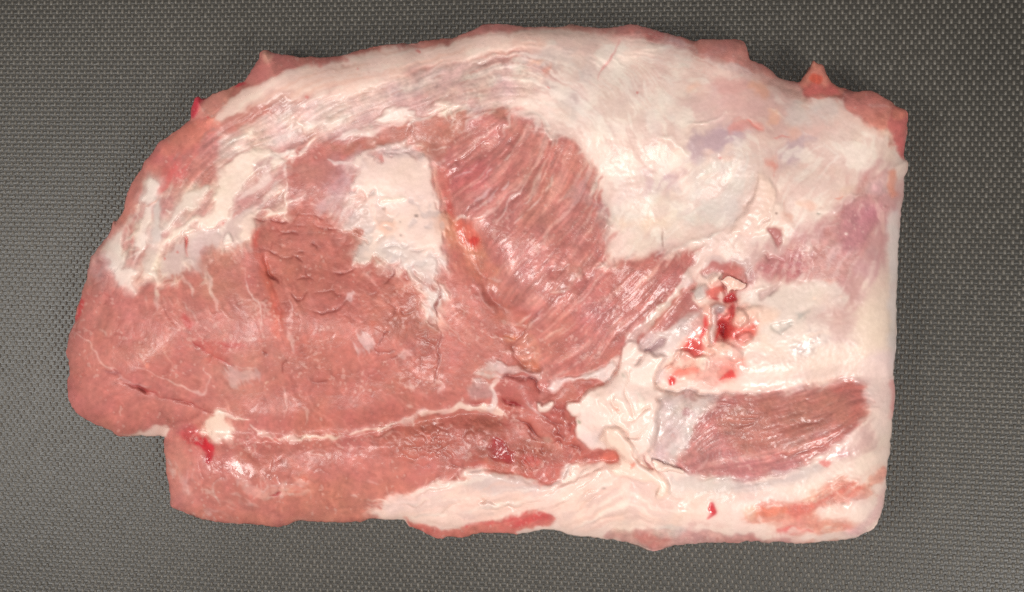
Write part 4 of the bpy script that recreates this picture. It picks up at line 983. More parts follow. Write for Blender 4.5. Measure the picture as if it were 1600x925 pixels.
for s, w in (("E:630,410 680,460 700,500", 1.8), ("E:920,240 935,310 960,380 1010,470 1040,545", 2.2), ("E:745,270 765,340 795,420 822,465", 2.0), ("E:880,720 990,720", 1.2), ("E:940,570 990,565", 2), ("E:430,660 470,715", 1.5),
             ("E:580,720 610,740", 1.2), ("E:515,300 505,390 510,450", 2.2), ("E:1150,390 1160,460 1150,520", 2.2), ("E:1140,560 1170,660", 3.0), ("E:240,540 260,580", 1.5), ("E:160,680 200,660", 1.2), ("E:610,260 680,330 690,380", 1.5)):
    line(s, w, (230, 190, 182), 0.75, wob=1.8, soft=1.3)
dot("E:505,375 515,320", 4, (240, 206, 190), 0.8)
dot("E:460,712", 2.4, (240, 150, 130), 0.8)
dot("I:1043,125", 2.2, (246, 200, 180), 0.9)
lay("E:630,470 665,480 685,512 662,530 640,505", (204, 88, 84), 0.75, 4)
lay("E:120,440 138,392 152,400 135,470 118,500", (216, 66, 70), 0.85, 3)
for s, w, a in (("a:110,280 170,288 225,285", 1.8, 0.9), ("a:230,265 300,262 380,280 420,290", 1.5, 0.8), ("a:160,500 200,550 260,580 330,610 400,640 450,630 460,600", 1.8, 0.8), ("a:262,470 265,560", 1.4, 0.7),
                ("a:200,610 245,710 275,780 335,890", 2.6, 0.9), ("E:1050,270 1065,330 1075,380 1100,430 1108,520 1112,600", 2.6, 0.75), ("E:1028,185 1060,255 1092,305", 1.8, 0.8), ("E:1130,690 1120,760", 2.0, 0.8),
                ("a:340,420 400,405 530,420", 1.3, 0.6), ("a:690,300 740,340 800,360 900,370", 1.5, 0.7), ("a:675,480 680,510 700,540", 1.6, 0.7), ("a:920,460 980,455", 1.4, 0.7), ("a:870,785 930,795 1000,760 1060,720", 1.6, 0.7),
                ("a:520,820 580,820 640,830", 1.6, 0.7), ("a:690,255 770,245", 1.4, 0.6), ("a:470,620 560,665", 1.3, 0.6), ("a:500,600 600,575", 1.2, 0.5), ("a:450,330 600,350", 1.0, 0.5), ("a:600,740 620,800 700,860", 1.2, 0.5),
                ("F:470,725 500,690 525,680", 1.6, 0.8), ("F:510,430 540,405 535,375", 1.6, 0.8), ("F:430,740 470,760 540,750", 1.4, 0.6), ("F:300,540 250,580 200,585 150,570", 1.3, 0.6), ("F:150,490 220,480 300,490", 1.2, 0.5),
                ("F:40,480 90,510 130,480", 1.4, 0.7), ("F:510,540 540,580 520,620", 1.2, 0.5), ("F:570,570 600,590 640,575", 1.3, 0.6), ("F:600,640 650,620 680,650", 1.3, 0.6), ("F:480,800 520,790 620,770", 1.2, 0.6),
                ("F:130,880 160,915 220,910", 1.3, 0.6), ("F:755,640 750,760 745,925", 1.3, 0.55), ("F:756,400 757,640", 1.3, 0.6), ("I:700,160 720,130 690,140", 1.2, 0.5), ("E:530,430 580,500 620,540", 1.3, 0.45),
                ("E:230,420 260,400", 1.2, 0.5), ("E:1020,630 1060,660", 1.6, 0.6)):
    line(s, w * 0.85, CRK, min(1, a * 1.25), dz=-0.55 * w / 1.5, dzw=w * 1.5, wob=1.2)
lay("E:1000,170 1050,200 1060,300 1100,420 1110,560 1070,560 1060,440 1030,330 990,240", (220, 116, 100), 0.75, 5)
lay("a:100,380 140,370 160,480 130,520 100,480", (206, 84, 74), 0.7, 5)
lay("F:368,690 420,680 462,700 440,760 392,790 362,740", (230, 196, 189), 0.75, 3, fray=5)
lay("F:285,545 320,490 350,478 342,512 310,530", (230, 196, 189), 0.8, 2.5, fray=2)
lay("F:430,620 460,620 450,660 430,650", (214, 112, 92), 0.6, 4)
lay("F:560,790 620,750 660,760 600,790", (226, 180, 172), 0.7, 3, fray=3)
lay("F:620,460 680,520 690,640 740,660 745,760 640,760 560,700 560,600", (170, 92, 80), 0.6, 12, iso=4)
cells("P:405,350 470,322 525,335 565,385 640,425 684,490 684,580 600,600 540,560 460,560 425,470", 30, 0.35, (150, 70, 60), 0.5, 2)
cells("P:560,400 640,430 684,500 684,600 600,620 540,540", 15, 0.3, (150, 70, 60), 0.3, 5)
cells("P:430,560 540,570 690,600 690,640 560,668 470,676", 34, 0.4, (160, 84, 76), 0.25, 3)
cells("J:500,310 700,215 1000,210 1233,350 K:400,430 430,520 350,600 60,545 J:900,460 700,420", 12, 0.5, (138, 66, 54), 0.45, 4, 1.4, 25)
cells("P:560,690 620,668 740,650 800,700 740,730 620,760 540,760", 13, 0.6, (150, 80, 68), 0.5, 6, 1.3, -10)
cells("E:110,520 200,250 420,400 600,560 420,560 200,760 90,760", 13, 0.4, (160, 78, 70), 0.5, 7, 2.2, 118)
cells("I:100,60 300,90 520,200 700,250 500,310 320,350 130,250", 15, 0.4, (160, 78, 70), 0.45, 8, 2.4, 112)
cells("P:270,700 420,700 540,700 540,790 420,810 290,790", 17, 0.5, (164, 86, 78), 0.35, 9, 2.0, 75)

for s, r, a in (("d:480,560", 16, 0.35), ("d:450,720", 20, 0.4), ("H:180,640", 16, 0.4), ("d:340,350", 10, 0.4), ("H:365,755", 9, 0.35), ("H:95,790", 9, 0.35), ("I:735,440", 14, 0.35), ("J:1060,385", 12, 0.3), ("L:290,680", 7, 0.3), ("d:620,720", 18, 0.3)):
    dot(s, r, (222, 96, 88), a * 0.55, soft=r * 0.9, iso=4)
# ---- everything gets a small irregular drift, so that no border is a clean curve
jx = np.clip((U - GX0 + 0.9 * N(3.5, 111) + 1.6 * N(9, 112)) / STEP, 0, NW - 1.01)
jy = np.clip((V - GY0 + 0.9 * N(3.5, 113) + 1.6 * N(9, 114)) / STEP, 0, NH - 1.01)
j0 = jx.astype(int); i0 = jy.astype(int); fx = jx - j0; fy = jy - i0


def drift(a):
    if a.ndim == 3:
        return np.stack([drift(a[..., k]) for k in range(3)], -1)
    return (a[i0, j0] * (1 - fx) + a[i0, j0 + 1] * fx) * (1 - fy) + (a[i0 + 1, j0] * (1 - fx) + a[i0 + 1, j0 + 1] * fx) * fy


COLR = drift(COLR); WET = drift(WET); FIB = drift(FIB); LUMP = drift(LUMP)
HGT = BASE + drift(HGT - BASE)
PART = PART[np.rint(jy).astype(int), np.rint(jx).astype(int)]
# ---- light spreads a millimetre or two inside fat and muscle: neighbouring tissue colours bleed into each other
soft_ = np.stack([gblur(COLR[..., k], 3.4) for k in range(3)], -1)
COLR += (soft_ - COLR) * 0.26
# ---- overall grain
isfat = np.isin(PART, (CAP, BAND, PATC, BFAT, FLAP, TAIL, LFAT, SEAM))
fw = gblur(isfat.astype(float), 3)
amp = 1 - fw
fb = gblur(np.isin(PART, (FAN, OVAL, VEIL)).astype(float), 6) * 0.75 + 0.25
lum = (1 + fb * (0.006 + 0.020 * amp) * LICF + fb * (0.006 + 0.016 * amp) * LICM + 0.006 * N(30, 80) + (0.004 + 0.010 * amp) * N(7, 81)
       + (0.004 + 0.014 * amp) * N(3, 98) + (0.004 + 0.013 * amp) * N(1.6, 82))
COLR *= np.clip(lum, 0.75, 1.22)[..., None]
hue = 0.6 * N(14, 83) + 0.6 * N(6, 99)
COLR[..., 1] *= 1 + (0.003 + 0.012 * amp) * hue
COLR[..., 2] *= 1 - (0.005 + 0.008 * amp) * (0.7 * N(18, 84) + 0.5 * N(7, 100)) + 0.006 * amp * hue
pk = smooth(0.3, 2.0, N(16, 101) + 0.6 * N(6, 102)) * fw * 0.25
COLR += (np.array((238, 196, 184)) - COLR) * pk[..., None]
# fine dark creases in the muscle, short and scattered
cr1 = smooth(1.5, 2.5, -LICX * fb - N(3.2, 104) * (1 - fb) + 0.7 * N(10, 103)) * amp * 0.20
COLR += (np.array((158, 82, 72)) - COLR) * cr1[..., None]
pale = smooth(1.8, 2.6, N(1.6, 85) + 0.6 * N(12, 86)) * amp * 0.35
COLR += (np.array((236, 196, 184)) - COLR) * pale[..., None]
COLR = np.clip(COLR, 0, 255)
fade = smooth(0, 14, EDGE)
HGT += fade * (FIB * fb * (0.10 * LICF + 0.13 * LICM + 0.14 * LICC) + 0.05 * (1 - fb) * (N(3, 105) + N(1.8, 106)) - 0.25 * cr1 + LUMP * (0.30 * N(9, 87) + 0.10 * N(4, 88)) + np.clip(WET - 0.42, 0, 1) * (0.075 * N(1.9, 89) + 0.05 * LICF) + 0.8 * N(40, 90))
low = gblur(HGT, 7)
HGT = low + 0.68 * (HGT - low)
WET = np.clip(WET + 0.12 * N(12, 92), 0, 1)

# ------------------------------------------------------------------ meshes
def lin(c):
    c = np.asarray(c, float) / 255.0
    return np.where(c <= 0.04045, c / 12.92, ((c + 0.055) / 1.055) ** 2.4)


ALB = 0.86      # display value -> surface colour, the light makes up the rest


def new_mesh_object(name, verts, faces, mat, col=None, wet=None, nrm=None, parent=None, loops=4):
    me = bpy.data.meshes.new(name)
    nv, nf = len(verts), len(faces)
    me.vertices.add(nv)
    me.vertices.foreach_set('co', np.asarray(verts, np.float32).ravel())
    faces = np.asarray(faces, np.int32)
    me.loops.add(nf * loops)
    me.loops.foreach_set('vertex_index', faces.ravel())
    me.polygons.add(nf)
    me.polygons.foreach_set('loop_start', np.arange(0, nf * loops, loops, dtype=np.int32))
    me.update(calc_edges=True)
    me.polygons.foreach_set('use_smooth', np.ones(nf, bool))
    if col is not None:
        at = me.color_attributes.new('tissue', 'FLOAT_COLOR', 'POINT')
        rgba = np.ones((nv, 4), np.float32)
        rgba[:, :3] = col
        at.data.foreach_set('color', rgba.ravel())
    if wet is not None:
        at = me.attributes.new('wet', 'FLOAT', 'POINT')
        at.data.foreach_set('value', np.asarray(wet, np.float32))
    me.validate()
    if nrm is not None:
        me.normals_split_custom_set_from_vertices(np.asarray(nrm, np.float32).tolist())
    me.materials.append(mat)
    o = bpy.data.objects.new(name, me)
    COL.objects.link(o)
    if parent:
        o.parent = parent
    return o


def nodes_of(mat):
    mat.use_nodes = True
    nt = mat.node_tree
    return nt, nt.nodes, nt.links, nt.nodes['Principled BSDF']


def tissue_material(name, bump_scale, bump_h, r_dry, r_wet, spec):
    m = bpy.data.materials.new(name)
    nt, nd, lk, p = nodes_of(m)
    at = nd.new('ShaderNodeAttribute'); at.attribute_name = 'tissue'
    wt = nd.new('ShaderNodeAttribute'); wt.attribute_name = 'wet'
    tc = nd.new('ShaderNodeTexCoord')
    n1 = nd.new('ShaderNodeTexNoise'); n1.inputs['Scale'].default_value = 900; n1.inputs['Detail'].default_value = 3
    lk.new(tc.outputs['Object'], n1.inputs['Vector'])
    mr = nd.new('ShaderNodeMapRange'); mr.inputs[1].default_value = 0.3; mr.inputs[2].default_value = 0.7
    mr.inputs[3].default_value = 0.975; mr.inputs[4].default_value = 1.025
    lk.new(n1.outputs['Fac'], mr.inputs[0])
    mx = nd.new('ShaderNodeVectorMath'); mx.operation = 'SCALE'
    lk.new(at.outputs['Color'], mx.inputs[0]); lk.new(mr.outputs[0], mx.inputs['Scale'])
    lk.new(mx.outputs[0], p.inputs['Base Color'])
    r = nd.new('ShaderNodeMapRange')
    r.inputs[3].default_value = r_dry; r.inputs[4].default_value = r_wet
    lk.new(wt.outputs['Fac'], r.inputs[0]); lk.new(r.outputs[0], p.inputs['Roughness'])
    p.inputs['Specular IOR Level'].default_value = spec
    cw = nd.new('ShaderNodeMapRange'); cw.inputs[1].default_value = 0.2; cw.inputs[2].default_value = 0.9; cw.inputs[3].default_value = 0.06; cw.inputs[4].default_value = 0.6
    lk.new(wt.outputs['Fac'], cw.inputs[0]); lk.new(cw.outputs[0], p.inputs['Coat Weight']); p.inputs['Coat Roughness'].default_value = 0.17; p.inputs['Coat IOR'].default_value = 1.4
    n2 = nd.new('ShaderNodeTexNoise'); n2.inputs['Scale'].default_value = bump_scale; n2.inputs['Detail'].default_value = 4
    lk.new(tc.outputs['Object'], n2.inputs['Vector'])
    b = nd.new('ShaderNodeBump'); b.inputs['Distance'].default_value = bump_h; b.inputs['Strength'].default_value = 0.8
    lk.new(n2.outputs['Fac'], b.inputs['Height']); lk.new(b.outputs[0], p.inputs['Normal'])
    return m


MEAT = tissue_material('muscle_tissue', 1400, 0.00014, 0.44, 0.26, 0.4)
FATM = tissue_material('fat_tissue', 700, 0.00008, 0.42, 0.28, 0.45)
SKIN = tissue_material('membrane_tissue', 1100, 0.00014, 0.46, 0.22, 0.5)
BLDM = tissue_material('blood_tissue', 900, 0.0002, 0.35, 0.12, 0.6)
MATFOR = {'muscle': MEAT, 'meat_edge': MEAT, 'blood_spot': BLDM, 'silverskin': SKIN, 'fat_nodule': SKIN}

# boundary height and snapping of the outline
gyv, gxv = np.gradient(EDGE, STEP)
gl = np.hypot(gxv, gyv) + 1e-6
def largest(mask):
    """keep the biggest connected patch only"""
    n = mask.size; w = mask.shape[1]; flat = mask.ravel().tolist(); best = []
    for s in range(0, n, 7):
        if not flat[s]:
            continue
        flat[s] = False; stack = [s]; got = []
        while stack:
            p = stack.pop(); got.append(p)
            for o in (p - 1, p + 1, p - w, p + w):
                if 0 <= o < n and flat[o]:
                    flat[o] = False; stack.append(o)
        if len(got) > len(best):
            best = got
    out = np.zeros(n, bool); out[best] = True
    return out.reshape(mask.shape)


inside = EDGE > 0
inside = largest(inside & (gblur(inside.astype(float), 2.4) > 0.34))
cell = inside[:-1, :-1] | inside[1:, :-1] | inside[:-1, 1:] | inside[1:, 1:]
used = np.zeros((NH, NW), bool)
used[:-1, :-1] |= cell; used[1:, :-1] |= cell; used[:-1, 1:] |= cell; used[1:, 1:] |= cell
PU, PV = U.copy(), V.copy()
outv = used & ~inside
mv = np.clip(-EDGE / gl, 0, 2.6)
PU[outv] += (gxv / gl * mv)[outv]
PV[outv] += (gyv / gl * mv)[outv]
Z = HGT / 1000.0
WX, WY = unproject(PU, PV, Z)
vid = np.full((NH, NW), -1, np.int64)
vid[used] = np.arange(used.sum())
verts = np.stack([WX[used], WY[used], Z[used]], 1)
cols = lin(COLR[used]) ** 1.04 * ALB
wets = WET[used]
ci, cj = np.nonzero(cell)
faces = np.stack([vid[ci, cj], vid[ci + 1, cj], vid[ci + 1, cj + 1], vid[ci, cj + 1]], 1)
# tidy the piece map so that pieces are not peppered with single cells
pm = PART.copy()
for _ in range(2):
    best = np.zeros(pm.shape); new = pm.copy()
    for k in range(len(PARTS)):
        w = gblur((pm == k).astype(float), 2.2)
        b = w > best
        best[b] = w[b]; new[b] = k
    pm = new
# every connected island of a piece is a piece of its own; specks join what surrounds them
def islands(a):
    lab = np.full(a.size, -1, np.int32); flat = a.ravel().tolist(); w = a.shape[1]; n = a.size
    lab = lab.tolist(); sizes = []; kinds = []
    live = used.ravel().tolist()
    for s in range(n):
        if lab[s] >= 0 or not live[s]:
            continue
        k = flat[s]; q = len(sizes); stack = [s]; lab[s] = q; c = 0
        while stack:
            p = stack.pop(); c += 1
            for o in (p - 1, p + 1, p - w, p + w):
                if 0 <= o < n and lab[o] < 0 and live[o] and flat[o] == k:
                    lab[o] = q; stack.append(o)
        sizes.append(c); kinds.append(k)
    return np.array(lab).reshape(a.shape), np.array(sizes), np.array(kinds)


for _ in range(3):
    lab, sizes, kinds = islands(pm)
    small = sizes < np.where(kinds == BLOOD, 10, np.where(np.isin(kinds, (LFAT, SEAM)), 60, 260))
    if not small.any():
        break
    bad = (lab >= 0) & small[np.clip(lab, 0, None)]
    best = np.zeros(pm.shape); new = pm.copy()
    for k in range(len(PARTS)):
        w = gblur(((pm == k) & ~bad & used).astype(float), 5)
        b = w > best
        best[b] = w[b]; new[b] = k
    pm[bad] = new[bad]
lab, sizes, kinds = islands(pm)
fpart = lab[ci, cj]
# what each island mostly borders on
border = {}
for A_, B_ in ((lab[:, :-1], lab[:, 1:]), (lab[:-1], lab[1:])):
    mk = (A_ != B_) & (A_ >= 0) & (B_ >= 0)
    for x_, y_ in zip(A_[mk].tolist(), B_[mk].tolist()):
        border.setdefault(x_, {}).setdefault(y_, 0); border[x_][y_] += 1
        border.setdefault(y_, {}).setdefault(x_, 0); border[y_][x_] += 1
# the flanks: rings under the outline, tucked in towards the mat
edges = np.concatenate([faces[:, [0, 1]], faces[:, [1, 2]], faces[:, [2, 3]], faces[:, [3, 0]]])
eface = np.tile(np.arange(len(faces)), 4)
key = np.sort(edges, 1); key = key[:, 0] * (len(verts) + 1) + key[:, 1]
o_ = np.argsort(key, kind='stable'); ks = key[o_]
single = np.ones(len(ks), bool)
same = ks[1:] == ks[:-1]
single[1:][same] = False; single[:-1][same] = False
be = edges[o_[single]]; bf = eface[o_[single]]
bv = np.unique(be)
iu_, ju_ = np.nonzero(used)
ry_, rx_ = np.gradient(gblur(RIM, 6), STEP)
rl_ = np.hypot(rx_, ry_) + 1e-6
nx = (rx_ / rl_)[iu_[bv], ju_[bv]]; ny = -(ry_ / rl_)[iu_[bv], ju_[bv]]
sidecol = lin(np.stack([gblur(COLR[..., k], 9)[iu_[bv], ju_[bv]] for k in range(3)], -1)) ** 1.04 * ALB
ring0 = verts[bv]
deep = gblur(np.clip(EDGE, 0, 60), 14)[iu_[bv], ju_[bv]] * 0.00027 * 0.8
allv = [verts]; allc = [cols]; allw = [wets]
rings = [bv]
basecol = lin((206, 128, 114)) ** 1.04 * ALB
for fz, ins in ((0.80, -0.0001), (0.58, 0.0004), (0.34, 0.0018), (0.12, 0.0042), (0.0, 0.0062)):
    r = ring0.copy()
    r[:, 2] = ring0[:, 2] * fz + (0.0004 if fz == 0 else 0)
    r[:, 0] += nx * np.minimum(ins, deep); r[:, 1] += ny * np.minimum(ins, deep)
    rings.append(sum(len(a) for a in allv) + np.arange(len(bv)))
    allv.append(r)
    side_n = (1 + 0.10 * N(6, 120 + len(rings))[iu_[bv], ju_[bv]] + 0.06 * N(16, 130 + len(rings))[iu_[bv], ju_[bv]])[:, None]
    r[:, 0] -= nx * 0.0005 * N(8, 140 + len(rings))[iu_[bv], ju_[bv]] * (fz > 0); r[:, 1] -= ny * 0.0005 * N(8, 140 + len(rings))[iu_[bv], ju_[bv]] * (fz > 0)
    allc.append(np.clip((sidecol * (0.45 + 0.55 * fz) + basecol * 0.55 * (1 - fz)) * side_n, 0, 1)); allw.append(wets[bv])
pos = np.full(len(verts), -1); pos[bv] = np.arange(len(bv))
sf, sp_ = [], []
for a, b in zip(rings[:-1], rings[1:]):
    i, j = pos[be[:, 0]], pos[be[:, 1]]
    sf.append(np.stack([a[i], b[i], b[j], a[j]], 1)[:, ::-1] if False else np.stack([a[j], a[i], b[i], b[j]], 1))
    sp_.append(fpart[bf])
verts = np.concatenate(allv); cols = np.concatenate(allc); wets = np.concatenate(allw)
faces = np.concatenate([faces] + sf); fpart = np.concatenate([fpart] + sp_)
# normals over the whole skin, so that seams between pieces do not show as shading breaks
d1 = verts[faces[:, 2]] - verts[faces[:, 0]]; d2 = verts[faces[:, 3]] - verts[faces[:, 1]]
fn = np.cross(d1, d2)
nrm = np.zeros_like(verts)
for k in range(4):
    np.add.at(nrm, faces[:, k], fn)
nrm /= np.linalg.norm(nrm, axis=1, keepdims=True) + 1e-12

if bpy:
    # -------------------------------------------------------------- mat
    def vinyl(name, ca, cb):
        mm = bpy.data.materials.new(name)
        nt, nd, lk, p = nodes_of(mm)
        tc = nd.new('ShaderNodeTexCoord')
        n1 = nd.new('ShaderNodeTexNoise'); n1.inputs['Scale'].default_value = 14; n1.inputs['Detail'].default_value = 6
        n2 = nd.new('ShaderNodeTexNoise'); n2.inputs['Scale'].default_value = 420; n2.inputs['Detail'].default_value = 3
        lk.new(tc.outputs['Object'], n1.inputs['Vector']); lk.new(tc.outputs['Object'], n2.inputs['Vector'])
        ad = nd.new('ShaderNodeMath'); ad.operation = 'ADD'
        lk.new(n1.outputs['Fac'], ad.inputs[0]); lk.new(n2.outputs['Fac'], ad.inputs[1])
        cr = nd.new('ShaderNodeValToRGB')
        cr.color_ramp.elements[0].position = 0.35; cr.color_ramp.elements[0].color = ca
        cr.color_ramp.elements[1].position = 0.68; cr.color_ramp.elements[1].color = cb
        hf = nd.new('ShaderNodeMath'); hf.operation = 'MULTIPLY'; hf.inputs[1].default_value = 0.5
        lk.new(ad.outputs[0], hf.inputs[0]); lk.new(hf.outputs[0], cr.inputs[0]); lk.new(cr.outputs[0], p.inputs['Base Color'])
        rr = nd.new('ShaderNodeMapRange'); rr.inputs[3].default_value = 0.32; rr.inputs[4].default_value = 0.46
        lk.new(n2.outputs['Fac'], rr.inputs[0]); lk.new(rr.outputs[0], p.inputs['Roughness'])
        p.inputs['Specular IOR Level'].default_value = 0.5
        b = nd.new('ShaderNodeBump'); b.inputs['Distance'].default_value = 0.00015; b.inputs['Strength'].default_value = 0.6
        n3 = nd.new('ShaderNodeTexNoise'); n3.inputs['Scale'].default_value = 1500; n3.inputs['Detail'].default_value = 2
        lk.new(tc.outputs['Object'], n3.inputs['Vector'])
        lk.new(n3.outputs['Fac'], b.inputs['Height']); lk.new(b.outputs[0], p.inputs['Normal'])
        return mm

    mm = vinyl('dark_vinyl', (0.028, 0.025, 0.020, 1), (0.039, 0.034, 0.027, 1))
    crown = vinyl('vinyl_painted_glint', (0.108, 0.096, 0.079, 1), (0.138, 0.123, 0.102, 1))  # thread tops coloured paler than the sheet to paint in their highlight dots
    MX, MY = 0.28, 0.175
    sheet_v, sheet_f = [], []
    nxs, nys = 24, 16
    for zz in (0.0, -0.002):
        for i in range(nys + 1):
            for j in range(nxs + 1):
                sheet_v.append((-MX + 2 * MX * j / nxs, -MY + 2 * MY * i / nys, zz))
    W_ = nxs + 1
    for i in range(nys):
        for j in range(nxs):
            q_ = i * W_ + j
            sheet_f.append((q_, q_ + 1, q_ + 1 + W_, q_ + W_))
    off = W_ * (nys + 1)
    rim = [(0, j) for j in range(nxs)] + [(i, nxs) for i in range(nys)] + [(nys, j) for j in range(nxs, 0, -1)] + [(i, 0) for i in range(nys, 0, -1)]
    rim = [i * W_ + j for i, j in rim]
    for a_, b_ in zip(rim, rim[1:] + rim[:1]):
        sheet_f.append((a_, a_ + off, b_ + off, b_))
    mat_o = new_mesh_object('mat', sheet_v, sheet_f, mm)
    mat_o['kind'] = 'structure'
    mat_o['label'] = 'dark grey woven vinyl mat with highlights painted on its raised dots under the meat'
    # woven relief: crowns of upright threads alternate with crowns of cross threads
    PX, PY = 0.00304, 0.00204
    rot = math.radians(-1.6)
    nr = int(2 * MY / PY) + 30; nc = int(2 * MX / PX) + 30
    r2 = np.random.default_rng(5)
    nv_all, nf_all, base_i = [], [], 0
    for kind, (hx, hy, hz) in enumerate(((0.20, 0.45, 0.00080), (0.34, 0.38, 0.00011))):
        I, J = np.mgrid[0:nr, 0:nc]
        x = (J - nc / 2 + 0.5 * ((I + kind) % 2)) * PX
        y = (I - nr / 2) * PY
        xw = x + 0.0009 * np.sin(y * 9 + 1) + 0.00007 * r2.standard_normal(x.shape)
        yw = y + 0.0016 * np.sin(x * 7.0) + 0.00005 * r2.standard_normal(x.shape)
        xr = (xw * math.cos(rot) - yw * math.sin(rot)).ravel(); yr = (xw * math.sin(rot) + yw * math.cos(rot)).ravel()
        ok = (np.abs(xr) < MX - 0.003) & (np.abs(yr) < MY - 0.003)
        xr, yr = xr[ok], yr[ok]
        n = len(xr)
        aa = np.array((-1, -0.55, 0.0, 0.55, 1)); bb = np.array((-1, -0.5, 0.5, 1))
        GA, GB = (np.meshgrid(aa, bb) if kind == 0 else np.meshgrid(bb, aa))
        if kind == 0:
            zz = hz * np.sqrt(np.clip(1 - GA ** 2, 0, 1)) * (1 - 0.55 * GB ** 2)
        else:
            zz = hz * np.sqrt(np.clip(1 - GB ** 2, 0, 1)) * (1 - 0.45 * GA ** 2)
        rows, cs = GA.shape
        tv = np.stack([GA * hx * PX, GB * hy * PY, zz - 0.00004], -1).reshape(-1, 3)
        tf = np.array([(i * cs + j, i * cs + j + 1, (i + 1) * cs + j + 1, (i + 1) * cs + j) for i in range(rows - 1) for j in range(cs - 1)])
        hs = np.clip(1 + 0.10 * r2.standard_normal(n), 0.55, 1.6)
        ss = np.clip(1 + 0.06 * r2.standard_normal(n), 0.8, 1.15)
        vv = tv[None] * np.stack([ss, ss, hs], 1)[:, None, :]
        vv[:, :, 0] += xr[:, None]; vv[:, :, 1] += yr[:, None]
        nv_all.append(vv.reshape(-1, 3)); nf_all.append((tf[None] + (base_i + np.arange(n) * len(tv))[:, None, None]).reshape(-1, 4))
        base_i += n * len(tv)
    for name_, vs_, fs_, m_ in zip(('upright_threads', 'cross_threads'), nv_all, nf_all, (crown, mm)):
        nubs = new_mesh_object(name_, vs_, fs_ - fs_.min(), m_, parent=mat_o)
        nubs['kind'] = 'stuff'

    # -------------------------------------------------------------- the cut of meat
    root = bpy.data.objects.new('meat_cut', None)
    COL.objects.link(root)
    root['label'] = 'large raw pink meat cut with cream fat lying on dark grey woven mat'
    root['category'] = 'raw meat'
    objs = {}
    order = np.argsort(-sizes)
    seen_kind = set()
    SUB = (BLOOD, LFAT)
    for sub in (False, True):
        for k in order:
            kind = int(kinds[k])
            if (kind in SUB) != sub:
                continue
            sel = fpart == k
            if sel.sum() < 4:
                continue
            name, label, _p = PARTS[kind]
            f = faces[sel]
            ids, inv = np.unique(f, return_inverse=True)
            inv = inv.reshape(f.shape)
            par = root
            if sub:
                cand = [(c, q) for q, c in border.get(int(k), {}).items() if q in objs and int(kinds[q]) not in SUB]
                if cand:
                    par = objs[max(cand)[1]]
            o = new_mesh_object(name, verts[ids], inv, MATFOR.get(name, FATM), cols[ids], wets[ids], nrm[ids], par)
            if label and kind not in seen_kind:
                o['label'] = label
            seen_kind.add(kind)
            objs[int(k)] = o
    print('pieces', len(objs))

    # loose shreds lying proud of the surface: closed little slabs
    def shred(name, path, base, thick, colr, label, lift=None, step=1.6):
        P = spline(t(path), True, 4)
        x0, y0 = P.min(0) - 2 * step; x1, y1 = P.max(0) + 2 * step
        uu, vv2 = np.meshgrid(np.arange(x0, x1, step), np.arange(y0, y1, step))
        d = sdf(P, uu, vv2)
        ii = np.clip(((vv2 - GY0) / STEP).round().astype(int), 0, NH - 1); jj = np.clip(((uu - GX0) / STEP).round().astype(int), 0, NW - 1)
        d = d + 0.5 * N(2.2, 3)[ii, jj]
        gy_, gx_ = np.gradient(d, step); g_ = np.hypot(gx_, gy_) + 1e-6
        ins_ = d > 0
        cl = ins_[:-1, :-1] | ins_[1:, :-1] | ins_[:-1, 1:] | ins_[1:, 1:]
        us = np.zeros(d.shape, bool)
        us[:-1, :-1] |= cl; us[1:, :-1] |= cl; us[:-1, 1:] |= cl; us[1:, 1:] |= cl
        ov = us & ~ins_
        mv_ = np.clip(-d / g_, 0, 2.6)
        uu = uu + np.where(ov, gx_ / g_ * mv_, 0); vv2 = vv2 + np.where(ov, gy_ / g_ * mv_, 0)
        under = gblur(HGT, 5)[ii, jj]
        li = lift(uu, vv2) if lift else 0.0
        prof_ = np.sqrt(np.clip(d / 5.0, 0, 1))
        top = (under + base + li + thick * (0.45 + 0.55 * prof_) + 0.25 * N(5, 95)[ii, jj] * prof_) / 1000
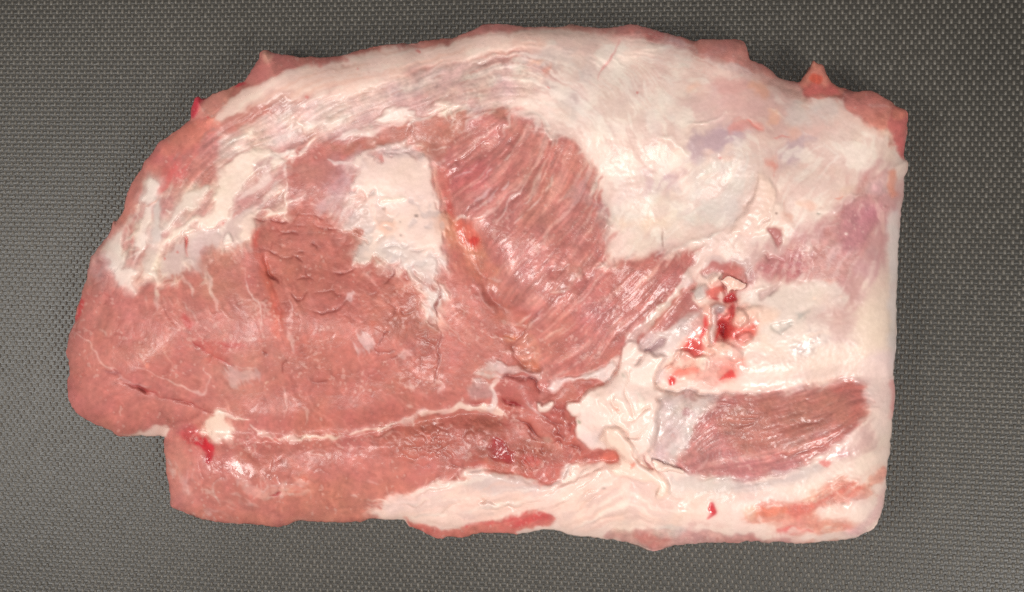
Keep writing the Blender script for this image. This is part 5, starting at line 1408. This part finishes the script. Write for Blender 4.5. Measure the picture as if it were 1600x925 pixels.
        bot = (under + base + li - 0.6 * prof_ * thick * 0.5) / 1000
        id_ = np.full(d.shape, -1); id_[us] = np.arange(us.sum()); m_ = int(us.sum())
        xt, yt = unproject(uu, vv2, top)
        V_ = np.concatenate([np.stack([xt[us], yt[us], top[us]], 1), np.stack([xt[us], yt[us], bot[us]], 1)])
        a_, b_ = np.nonzero(cl)
        F_ = np.stack([id_[a_, b_], id_[a_ + 1, b_], id_[a_ + 1, b_ + 1], id_[a_, b_ + 1]], 1)
        E_ = np.concatenate([F_[:, [0, 1]], F_[:, [1, 2]], F_[:, [2, 3]], F_[:, [3, 0]]])
        kk = np.sort(E_, 1); kk = kk[:, 0] * (m_ + 1) + kk[:, 1]
        uq, cnt = np.unique(kk, return_counts=True)
        be_ = E_[np.isin(kk, uq[cnt == 1])]
        S_ = np.stack([be_[:, 1], be_[:, 0], be_[:, 0] + m_, be_[:, 1] + m_], 1)
        Fa = np.concatenate([F_, (F_ + m_)[:, ::-1], S_])
        c_ = np.asarray(colr, float)[None] * (1 + 0.02 * N(6, 96)[ii, jj][us] + 0.015 * N(2, 97)[ii, jj][us])[:, None]
        c_ = c_ + (np.asarray((226, 196, 190)) - c_) * (0.35 * smooth(4, 0, d)[us])[:, None]
        c_ = lin(np.clip(c_, 0, 255)) ** 1.04 * ALB
        c_ = np.concatenate([c_, c_])
        o = new_mesh_object(name, V_, Fa, FATM, c_, np.full(len(c_), 0.55), None, root)
        o['label'] = label
        return o

    shred('fat_shred', "d:412,240 440,212 470,190 505,200 540,215 600,250 655,276 605,322 560,322 540,332 520,322 482,360 470,340 460,300 430,258", 0.8, 1.5, (247, 200, 182),
          'small pink flap of fat standing above the blood stain', lift=lambda u, v: 1.6 * smooth(1150, 1128, u))
    shred('fat_shred', "K:868,488 900,496 930,510 975,525 1012,538 1005,556 960,545 900,547 866,520", 0.6, 1.4, (246, 212, 196), 'thin sliver of fat beside the twisted strip', lift=lambda u, v: 0.02 * np.clip(u - 1020, 0, 60))
